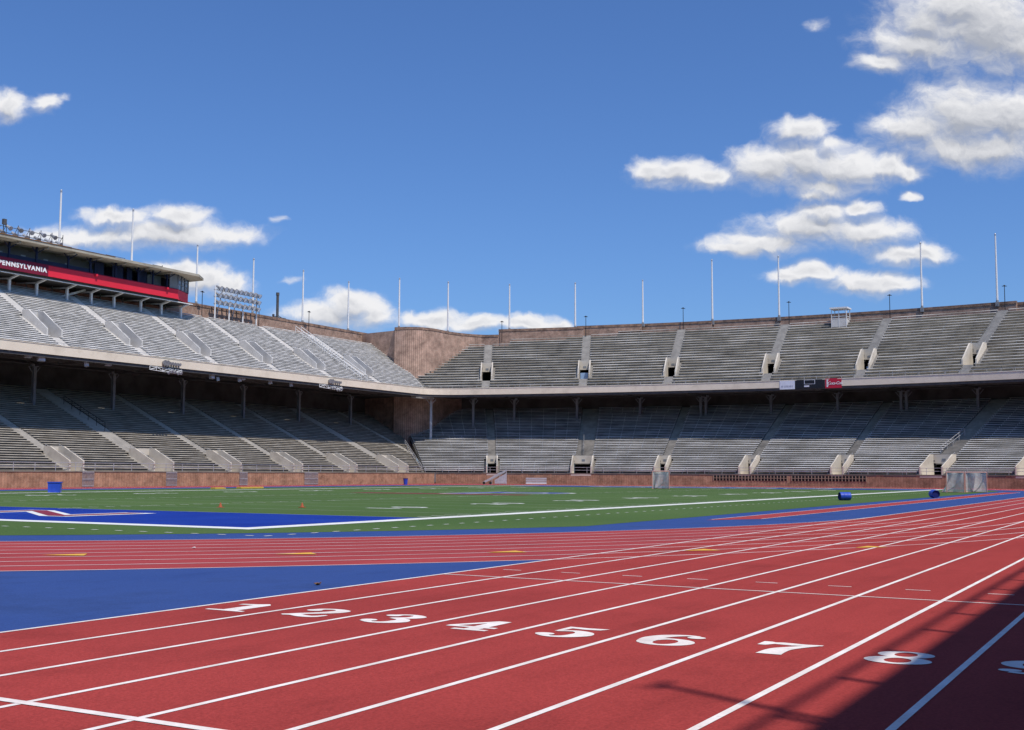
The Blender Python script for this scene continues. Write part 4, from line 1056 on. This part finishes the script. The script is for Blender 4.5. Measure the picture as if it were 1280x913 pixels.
for k in range(6):
    p = a + (b - a) * .09 + nrm * .014; q = a + (b - a) * (.17 + .03 * (k % 2)) + nrm * .014; z = 13.36 + k * .17
    mb.face([(*p, z), (*q, z), (*q, z + .14), (*p, z + .14)])
mb.build('emblem', M['white_paint'], t)

# ------------------------------------------------------------------ lamps under the north tier edge
H0 = thing('hanging_floodlight', (0, 0, 0), 'x', 'floodlight', 'small floodlights hung under the sunlit tier edge')
mb = MB(); mb.box(-.36, .36, -.16, .1, -.2, .24); mb.box(-.40, .40, .1, .16, -.24, .28); mb.build('housing', M['galv'], H0)
mb = MB(); mb.face([(-.33, -.163, -.17), (.33, -.163, -.17), (.33, -.163, .21), (-.33, -.163, .21)]); mb.build('lens', M['lens'], H0)
mb = MB(); mb.bar((0, .05, .24), (0, .05, .7), .06, .06); mb.build('bracket', M['steel_dark'], H0)
hl = [(80.69, 13.2, 0), (82.3, 12.98, -20), (88.1, 12.88, 35), (91.0, 13.2, 0), (106.95, 12.92, 10), (108.0, 12.72, 40), (111.8, 12.9, 30), (112.3, 13.15, 0), (117.5, 13.0, 25), (121.6, 12.95, 30)]
names = ['leftmost of the row, nearest the left edge', 'second from the left, close beside the leftmost one', 'third from the left, alone and turned aside', 'fourth from the left, facing straight out',
         'first one right of the left lamp truss', 'second one right of the left truss, turned aside', 'third one right of the left lamp truss, tilted', 'fourth one right of the left truss, facing out', 'last but one before the right truss', 'nearest to the right lamp truss']
for i, (x, z, rz) in enumerate(hl):
    lab = 'small floodlight under the pale tier edge, ' + names[i]
    o = H0 if i == 0 else dup(H0, (x, YF + .55, z), radians(rz), lab)
    o.location = (x, YF + .55, z); o.rotation_euler = (radians(-8), 0, radians(rz)); o['label'] = lab
def cluster(x0, label, n, seed):
    rnd = random.Random(seed)
    t = thing('lamp_truss', (x0, YF - .35, 13.2), label, 'lamp truss'); y = YF - .3
    mb = MB(); L = 4.9 if n > 5 else 4.4
    mb.tube((x0, y, 13.35), (x0 + L, y, 13.2), .035, n=5); mb.tube((x0, y, 12.95), (x0 + L, y, 12.75), .035, n=5)
    for i in range(6):
        xa = x0 + L * i / 5; mb.tube((xa, y, 13.35 - .03 * i), (xa, y, 12.95 - .04 * i), .04, n=5)
        if i < 5: mb.tube((xa, y, 13.35 if i % 2 else 12.95), (x0 + L * (i + 1) / 5, y, 12.9 if i % 2 else 13.25), .045, n=5)
    mb.build('frame', M['steel_white'], t)
    for i in range(n):
        x = x0 + L * (.42 + .55 * i / n) if n > 5 else x0 + 1.1 + i * .75
        r = .33 if i < (2 if n > 5 else 1) else .2
        z = 13.95 - (x - x0) * .02
        mb = MB(); mb.tube((x, y + .1, z), (x, y - .28, z - .05), r * .55, r, n=10); mb.tube((x, y, z - r), (x, y, 13.3), .03, n=5)
        mb.build('lamp', M['copper'], t)
    for i in range(5):
        x = x0 + L * (.5 + .1 * i); mb = MB(); z = 12.98 + rnd.uniform(-.12, .12); mb.tube((x, y - .05, z), (x + .1, y - .4, z - .15), .09, .2, n=8); mb.build('lamp', M['galv'], t)
cluster(96.2, 'left one of two white lamp trusses on the sunlit tier edge, round lamps on top', 7, 1)
cluster(126.4, 'right one of two white lamp trusses on the sunlit tier edge, small lamps in line', 6, 2)
# bare mast on the near fascia (its shadow lies across the lanes)
ms = thing('light_mast', (4.3, -5.3, 14.4), 'grey mast with a short cross arm on the near tier edge', 'mast')
mb = MB(); mb.tube((4.3, -5.6, 14.3), (4.3, -5.6, 17.4), .055, .05, n=8); mb.build('pole', M['steel_grey'], ms)
mb = MB(); mb.bar((4.1, -5.6, 17.4), (4.5, -5.6, 17.4), .06, .06); mb.build('cross_arm', M['steel_grey'], ms)

# ------------------------------------------------------------------ things on the field
def goal(label, c, ang):
    """lacrosse goal: square mouth 1.83 m, net running back to a point; ang = direction the mouth faces"""
    t = thing('lacrosse_goal', (c[0], c[1], 0), label, 'goal', 'lacrosse goals'); R = Matrix.Translation((c[0], c[1], 0)) @ Matrix.Rotation(ang, 4, 'Z')
    W = .93; H = 1.84; D = 2.1
    tr = lambda p: tuple(R @ Vector(p))
    mb = MB()
    for a, b in (((0, -W, 0), (0, -W, H)), ((0, W, 0), (0, W, H)), ((0, -W, H), (0, W, H)), ((0, -W, .03), (-D, 0, .03)), ((0, W, .03), (-D, 0, .03))): mb.tube(tr(a), tr(b), .04, n=7)
    mb.build('frame', M['goal_red'], t)
    mb = MB(); n = 10; G = []
    for i in range(n + 1):                    # i: down the net, j: across
        v = i / n; row = []
        for j in range(n + 1):
            u = j / n * 2 - 1
            depth = -D * (1 - abs(u)) * (v ** .8) * (.86 + .14 * v); yy = W * u * (1 - .02 * v)
            sag = .12 * sin(pi * v) * (1 - abs(u))
            row.append(tr((depth + sag, yy, H * (1 - v) + .02)))
        G.append(row)
    for i in range(n):
        for j in range(n): mb.face([G[i][j], G[i][j + 1], G[i + 1][j + 1], G[i + 1][j]])
    nt = mb.build('net', M['net'], t, smooth=True)
    mb = MB()
    for sg in (-1, 1):
        pts = [tr((-D * .9 * (s / 8) ** 1.3, sg * W * (1 - s / 8) * .96, H * (1 - s / 8) ** 1.7 + .04)) for s in range(9)]
        for a, b in zip(pts[:-1], pts[1:]): mb.tube(a, b, .035, n=5)
    mb.build('net_fold', M['white_paint'], nt)
goal('red framed lacrosse goal standing alone at mid field, in front of the far wall', (117.6, 48.0), radians(222))
goal('left one of two lacrosse goals side by side near the right edge', (114.6, 18.1), radians(225))
goal('right one of two lacrosse goals side by side near the right edge', (117.2, 16.7), radians(196))

def barrel_mesh(t, R, L, r):
    tr = lambda p: tuple(R @ Vector(p))
    mb = MB(); n = 20
    prof = [(0, r * .96), (.03, r), (L * .3, r), (L * .32, r * 1.03), (L * .35, r), (L * .64, r), (L * .66, r * 1.03), (L * .69, r), (L - .03, r), (L, r * .96)]
    for (xa, ra), (xb, rb) in zip(prof[:-1], prof[1:]):
        for i in range(n):
            a, b = 2 * pi * i / n, 2 * pi * (i + 1) / n
            mb.face([tr((xa, ra * cos(a), ra * sin(a))), tr((xa, ra * cos(b), ra * sin(b))), tr((xb, rb * cos(b), rb * sin(b))), tr((xb, rb * cos(a), rb * sin(a)))])
    mb.face([tr((L, r * .96 * cos(2 * pi * i / n), r * .96 * sin(2 * pi * i / n))) for i in range(n)])
    mb.build('drum', M['blue_plastic'], t, smooth=False)
    mb = MB()
    for i in range(n):
        a, b = 2 * pi * i / n, 2 * pi * (i + 1) / n
        mb.face([tr((0, r * .96 * cos(a), r * .96 * sin(a))), tr((0, r * .96 * cos(b), r * .96 * sin(b))), tr((.08, r * .85 * cos(b), r * .85 * sin(b))), tr((.08, r * .85 * cos(a), r * .85 * sin(a)))])
    mb.face([tr((.08, r * .85 * cos(2 * pi * i / n), r * .85 * sin(2 * pi * i / n))) for i in range(n)])
    mb.build('open_end', M['blue_plastic_dark'], t)
t = thing('barrel', (74.2, 18.2, 0), 'blue plastic barrel lying on its side on the near edge of the turf', 'barrel', 'blue barrels')
d = Vector((0.62, -.78)).normalized(); c0 = Vector((73.95, 18.45))
barrel_mesh(t, Matrix.Translation((c0.x, c0.y, .262)) @ Matrix.Rotation(atan2(d.y, d.x), 4, 'Z'), .68, .25)
t = thing('barrel', (86.2, 14.9, 0), 'blue plastic barrel lying with its open end towards the viewer, nearer the right edge', 'barrel', 'blue barrels')
barrel_mesh(t, Matrix.Translation((85.95, 14.85, .285)) @ Matrix.Rotation(radians(28), 4, 'Z'), .8, .275)
# blue crate by the far sideline
t = thing('crate', (60.6, 72.6, 0), 'square blue plastic crate standing on the far sideline at left', 'crate')
R = Matrix.Translation((60.6, 72.6, .012)) @ Matrix.Rotation(radians(-48), 4, 'Z'); tr = lambda p: tuple(R @ Vector(p))
mb = MB(); q = [(-.42, -.36), (.42, -.36), (.42, .36), (-.42, .36)]; q2 = [(-.45, -.38), (.45, -.38), (.45, .38), (-.45, .38)]; q3 = [(-.41, -.34), (.41, -.34), (.41, .34), (-.41, .34)]
for i in range(4):
    j = (i + 1) % 4
    mb.face([tr((*q[i], 0)), tr((*q[j], 0)), tr((*q2[j], .78)), tr((*q2[i], .78))]); mb.face([tr((*q2[i], .78)), tr((*q2[j], .78)), tr((*q3[j], .78)), tr((*q3[i], .78))]); mb.face([tr((*q3[i], .78)), tr((*q3[j], .78)), tr((*q[j], .05)), tr((*q[i], .05))])
mb.face([tr((x * .95, y * .95, .05)) for x, y in q]); mb.build('body', M['blue_plastic'], t)
mb = MB()
for i in range(4):
    j = (i + 1) % 4; a = Vector(q2[i]) * 1.03; b = Vector(q2[j]) * 1.03; mb.bar(tr((*a, .74)), tr((*b, .74)), .05, .07)
mb.build('rim', M['blue_plastic'], t)
t = thing('bin', (128.9, 88.1, 0), 'small upright blue bin by the far wall below the seats', 'bin')
mb = MB(); mb.tube((128.9, 88.1, .01), (128.9, 88.1, .78), .24, .30, n=14); mb.build('body', M['blue_plastic'], t)
mb = MB(); mb.tube((128.9, 88.1, .78), (128.9, 88.1, .84), .33, n=14); mb.build('rim', M['blue_plastic_dark'], t)
# portable bleacher, tipped up on its end frame, and a low bench
t = thing('portable_bleacher', (144.5, 83.5, 0), 'small silver portable bleacher tipped up on one end before the far wall', 'bleacher')
ax = Vector((.50, -.866)); ay = Vector((.866, .5)); c0 = Vector((142.6, 84.4))
def bp(u, v, z): p = c0 + ax * u + ay * v; return (p.x, p.y, z)
for k in range(5):      # planks climbing to the right, one behind the other
    v = k * .42; zl = .22 + .12 * k; u0 = -.15 + .28 * k
    mb = MB(); mb.bar(bp(u0, v, zl), bp(u0 + 2.2, v, zl + 1.25), .05, .24, up=(0, 0, 1)); mb.build('seat' if k % 2 == 0 else 'footboard', M['galv'], t)
for u in (1.1, 2.2, 3.1):
    h = .35 + .56 * (u - .2)
    mb = MB(); mb.bar(bp(u, -.05, 0), bp(u, -.05, h), .07, .07); mb.bar(bp(u, 1.7, 0), bp(u, 1.7, h), .07, .07); mb.bar(bp(u, -.05, .06), bp(u, 1.7, .06), .06, .06); mb.bar(bp(u, -.05, .1), bp(u, 1.7, h), .05, .05); mb.build('frame', M['galv'], t)
mb = MB(); A = [bp(1.5, -.12, .12), bp(3.15, -.12, .12), bp(3.15, -.08, .12), bp(1.5, -.08, .12)]; B = [bp(1.5, -.12, .62), bp(3.15, -.12, 1.6), bp(3.15, -.08, 1.6), bp(1.5, -.08, .62)]; mb.hexa(A, B); mb.build('end_panel', M['galv'], t)
for u in (0, .9): mb = MB(); mb.tube(bp(u, -.14, .2), bp(u, .0, .2), .2, n=12); mb.build('wheel', M['black_rubber'], t)
t = thing('folded_bench', (148.5, 79, 0), 'low silver slatted bench beside the portable bleacher before the far wall', 'bench')
c0 = Vector((147.0, 80.2)); ax = Vector((.50, -.866)); ay = Vector((.866, .5))
for k in range(3):
    mb = MB(); A = [bp(0, .02 * k, .18 + k * .27), bp(2.9, .02 * k, .18 + k * .27), bp(2.9, .06 + .02 * k, .18 + k * .27), bp(0, .06 + .02 * k, .18 + k * .27)]; mb.hexa(A, [(p[0], p[1], p[2] + .22) for p in A]); mb.build('slat', M['galv'], t)
for u in (.1, 2.8): mb = MB(); mb.bar(bp(u, .2, 0), bp(u, .2, .95), .06, .06); mb.bar(bp(u, -.1, .04), bp(u, .7, .04), .06, .06); mb.build('leg', M['steel_dark'], t)
mb = MB(); A = [bp(0, -.12, .08), bp(2.9, -.12, .08), bp(2.9, -.02, .08), bp(0, -.02, .08)]; mb.hexa(A, [(p[0], p[1], p[2] + .08) for p in A]); mb.build('foot_rail', M['white_paint'], t)
# cones
for (x, y), lab in (((42.2, 34.4), 'small orange training cone on the turf, right one of two'), ((40.0, 37.2), 'small orange training cone on the turf, left one of two')):
    t = thing('training_cone', (x, y, .012), lab, 'cone', 'training cones')
    mb = MB(); mb.tube((x, y, .035), (x, y, .23), .085, .02, n=12); mb.build('body', M['orange'], t)
    mb = MB(); mb.box(x - .12, x + .12, y - .12, y + .12, .012, .034); mb.build('base', M['orange'], t)
for (x0, x1, y), lab in (((86.6, 89.8, 78.0), 'long flat yellow foam mat at the far edge of the turf, right one of two'), ((82.6, 84.0, 77.5), 'short flat yellow foam mat at the far edge of the turf, left one of two')):
    mb = MB(); pts = []
    for (xa, ya) in ((x0, y), (x1, y), (x1, y + .6), (x0, y + .6)): pts.append((xa, ya))
    mb.hexa([(*p, .009) for p in pts], [(p[0], p[1], .12) for p in pts])
    n = int((x1 - x0) / .4)
    for i in range(n): mb.box(x0 + .4 * i + .03, x0 + .4 * i + .36, y + .04, y + .56, .121, .15)
    tag(mb.build('foam_mat', M['yellow_mat'], origin=((x0 + x1) / 2, y, 0)), lab, 'mat', 'yellow foam mats')
mb = MB(); rr = random.Random(4)
for i in range(7):
    a = i * .9; mb.bar((18.5 + .02 * cos(a), 17.9 + .02 * sin(a), .02 + .003 * i), (18.5 - .025 * cos(a + 1), 17.9 - .025 * sin(a + 1), .03), .035, .01)
tag(mb.build('paper_scrap', M['white_paint'], origin=(18.5, 17.9, .013)), 'tiny crumpled white paper scrap on the curved red lanes', 'paper')
mb = MB()
for i in range(5): a = i * 1.26; mb.bar((13.5, 10.7, .012), (13.5 + .05 * cos(a), 10.7 + .05 * sin(a), .025 + .006 * i), .03, .01)
tag(mb.build('dead_leaf', M['rust'], origin=(13.5, 10.7, .006)), 'small dark dead leaf on the blue apron beside the chute line', 'leaf')

# ------------------------------------------------------------------ camera, sun, sky
YAW, PITCH, ROLL, FPX, HCAM = 0.51142930, 0.09026640, 0.00455347, 1490.935, 1.59135
cd = bpy.data.cameras.new('camera'); cam = bpy.data.objects.new('camera', cd); COL.objects.link(cam); SC.camera = cam
fw = Vector((cos(YAW) * cos(PITCH), sin(YAW) * cos(PITCH), sin(PITCH))); r0 = Vector((sin(YAW), -cos(YAW), 0)); u0 = r0.cross(fw)
r2 = r0 * cos(ROLL) + u0 * sin(ROLL); u2 = -r0 * sin(ROLL) + u0 * cos(ROLL)
cam.matrix_world = Matrix((r2, u2, -fw)).transposed().to_4x4(); cam.location = (0, 0, HCAM)
cd.sensor_fit = 'HORIZONTAL'; cd.sensor_width = 36; cd.lens = 36 * FPX / 1280; cd.clip_start = .05; cd.clip_end = 6000
AZ = radians(65); EL = radians(60)
to_sun = Vector((-cos(AZ) * cos(EL), -sin(AZ) * cos(EL), sin(EL)))
sd = bpy.data.lights.new('sun', 'SUN'); sd.energy = 4.15; sd.angle = radians(.53); sd.color = (1, .93, .845)
so = bpy.data.objects.new('sun', sd); COL.objects.link(so); so.rotation_euler = (-to_sun).to_track_quat('-Z', 'Y').to_euler(); so.location = (0, -60, 120)

W = bpy.data.worlds.new('World'); SC.world = W; W.use_nodes = True
N = W.node_tree.nodes; L = W.node_tree.links; N.clear()
out = N.new('ShaderNodeOutputWorld'); bg = N.new('ShaderNodeBackground'); bg.inputs['Strength'].default_value = SKY_STRENGTH
sky = N.new('ShaderNodeTexSky'); sky.sky_type = 'NISHITA'; sky.sun_disc = False; sky.sun_elevation = EL
sky.sun_rotation = atan2(to_sun.x, to_sun.y); sky.altitude = 30; sky.air_density = 1.0; sky.dust_density = .9; sky.ozone_density = 2.2
def math_(op, a, b=None, c=None, clamp=False):
    n = N.new('ShaderNodeMath'); n.operation = op; n.use_clamp = clamp
    for i, v in enumerate((a, b, c)):
        if v is None: continue
        if isinstance(v, (int, float)): n.inputs[i].default_value = v
        else: L.new(v, n.inputs[i])
    return n.outputs[0]
tc = N.new('ShaderNodeTexCoord')
def dotv(v):
    n = N.new('ShaderNodeVectorMath'); n.operation = 'DOT_PRODUCT'; L.new(tc.outputs['Generated'], n.inputs[0]); n.inputs[1].default_value = v; return n.outputs['Value']
f = dotv((cos(YAW), sin(YAW), 0)); rr_ = dotv((sin(YAW), -cos(YAW), 0)); zz_ = dotv((0, 0, 1))
fs = math_('MAXIMUM', f, .05)
U = math_('DIVIDE', rr_, fs); V = math_('DIVIDE', zz_, fs)
cv = N.new('ShaderNodeCombineXYZ'); L.new(U, cv.inputs[0]); L.new(V, cv.inputs[1])
# cloud map of the eastern sky: soft ellipses (azimuth tangent, elevation tangent, half sizes)
def cloud_field(vec):
    acc = None
    for (u, v, a, b, pen) in CLOUDS:
        n = N.new('ShaderNodeVectorMath'); n.operation = 'MULTIPLY_ADD'; L.new(vec, n.inputs[0]); n.inputs[1].default_value = (1 / a, 1 / b, 0); n.inputs[2].default_value = (-u / a, -v / b, pen)
        l = N.new('ShaderNodeVectorMath'); l.operation = 'LENGTH'; L.new(n.outputs[0], l.inputs[0])
        acc = l.outputs['Value'] if acc is None else math_('SMOOTH_MIN', acc, l.outputs['Value'], .55)
    return math_('SUBTRACT', 1.0, acc)
def fbm(vec, sc, det=7, rg=.58, off=(0, 0, 0)):
    m = N.new('ShaderNodeMapping'); m.inputs['Location'].default_value = off; m.inputs['Scale'].default_value = (sc, sc * 1.35, sc); L.new(vec, m.inputs['Vector'])
    n = N.new('ShaderNodeTexNoise'); n.inputs['Scale'].default_value = 1; n.inputs['Detail'].default_value = det; n.inputs['Roughness'].default_value = rg; L.new(m.outputs[0], n.inputs['Vector']); return n.outputs['Fac']
# warp the map so the outlines become billowy
def warp(vec, sc, amp, det):
    wn = N.new('ShaderNodeTexNoise'); wn.inputs['Scale'].default_value = sc; wn.inputs['Detail'].default_value = det; L.new(vec, wn.inputs['Vector'])
    ws = N.new('ShaderNodeVectorMath'); ws.operation = 'SUBTRACT'; L.new(wn.outputs['Color'], ws.inputs[0]); ws.inputs[1].default_value = (.5, .5, .5)
    wm = N.new('ShaderNodeVectorMath'); wm.operation = 'MULTIPLY_ADD'; L.new(ws.outputs[0], wm.inputs[0]); wm.inputs[1].default_value = amp; L.new(vec, wm.inputs[2]); return wm.outputs[0]
wv = warp(warp(cv.outputs[0], 20, (.034, .018, 0), 3), 75, (.012, .009, 0), 3)
def mrange(v, a, b, c, d, smooth=True):
    n = N.new('ShaderNodeMapRange'); n.interpolation_type = 'SMOOTHSTEP' if smooth else 'LINEAR'
    L.new(v, n.inputs[0])
    for i, x in enumerate((a, b, c, d)):
        if isinstance(x, (int, float)): n.inputs[i + 1].default_value = x
        else: L.new(x, n.inputs[i + 1])
    return n.outputs[0]
def shift(vec, d):
    sh = N.new('ShaderNodeVectorMath'); sh.operation = 'ADD'; L.new(vec, sh.inputs[0]); sh.inputs[1].default_value = d; return sh.outputs[0]
F1 = cloud_field(wv); F2 = cloud_field(shift(wv, (.003, .010, 0)))
n1 = fbm(wv, 48, 8, .62); n2 = fbm(shift(wv, (.0015, .004, 0)), 48, 6, .6)
D1 = math_('ADD', F1, math_('MULTIPLY', math_('SUBTRACT', n1, .44), 1.35))
lit = mrange(math_('SUBTRACT', F1, F2), -.36, .50, 0, 1)          # upper flanks bright, bases grey
rel = math_('MULTIPLY', math_('SUBTRACT', n1, n2), .9)               # small billows
edge = math_('SUBTRACT', 1.15, math_('MULTIPLY', lit, .55))            # crisp tops, soft bases
alpha = mrange(D1, -.25, edge, 0, 1)
alpha = math_('MULTIPLY', alpha, mrange(F1, -.5, .1, 0, 1))
alpha = math_('MULTIPLY', alpha, mrange(f, .05, .2, 0, 1))
core = mrange(F1, .2, .9, .25, 0)
lum = math_('SUBTRACT', math_('ADD', math_('ADD', math_('MULTIPLY', lit, .85), core), rel), mrange(F1, .45, 1.0, 0, .2), clamp=True)
cr = N.new('ShaderNodeValToRGB'); cr.color_ramp.elements[0].position = .05; cr.color_ramp.elements[1].position = .95
k = 1 / SKY_STRENGTH
cr.color_ramp.elements[0].color = (.42, .445, .51, 1); cr.color_ramp.elements[1].color = (.88, .88, .90, 1)
L.new(lum, cr.inputs['Fac'])
vm = N.new('ShaderNodeVectorMath'); vm.operation = 'SCALE'; L.new(cr.outputs['Color'], vm.inputs[0]); vm.inputs['Scale'].default_value = k
tint = N.new('ShaderNodeMix'); tint.data_type = 'RGBA'; tint.blend_type = 'MULTIPLY'; tint.inputs[0].default_value = 1; L.new(sky.outputs[0], tint.inputs[6]); tint.inputs[7].default_value = (*SKY_TINT, 1)
mixc = N.new('ShaderNodeMix'); mixc.data_type = 'RGBA'; L.new(alpha, mixc.inputs[0]); L.new(tint.outputs[2], mixc.inputs[6]); L.new(vm.outputs[0], mixc.inputs[7])
L.new(tint.outputs[2], bg.inputs['Color'])
bg2 = N.new('ShaderNodeBackground'); bg2.inputs['Strength'].default_value = SKY_STRENGTH; L.new(mixc.outputs[2], bg2.inputs['Color'])
reg = math_('MULTIPLY', math_('MULTIPLY', math_('GREATER_THAN', f, .2), math_('LESS_THAN', math_('ABSOLUTE', U), .62)), math_('MULTIPLY', math_('GREATER_THAN', V, .09), math_('LESS_THAN', V, .52)))
ms_ = N.new('ShaderNodeMixShader'); L.new(reg, ms_.inputs[0]); L.new(bg.outputs[0], ms_.inputs[1]); L.new(bg2.outputs[0], ms_.inputs[2])
L.new(ms_.outputs[0], out.inputs['Surface'])

SC.view_settings.view_transform = 'Standard'; SC.view_settings.look = 'None'; SC.view_settings.exposure = 0; SC.view_settings.gamma = 1
SC.render.engine = 'CYCLES'; SC.cycles.max_bounces = 6; SC.cycles.diffuse_bounces = 1; SC.cycles.transparent_max_bounces = 8
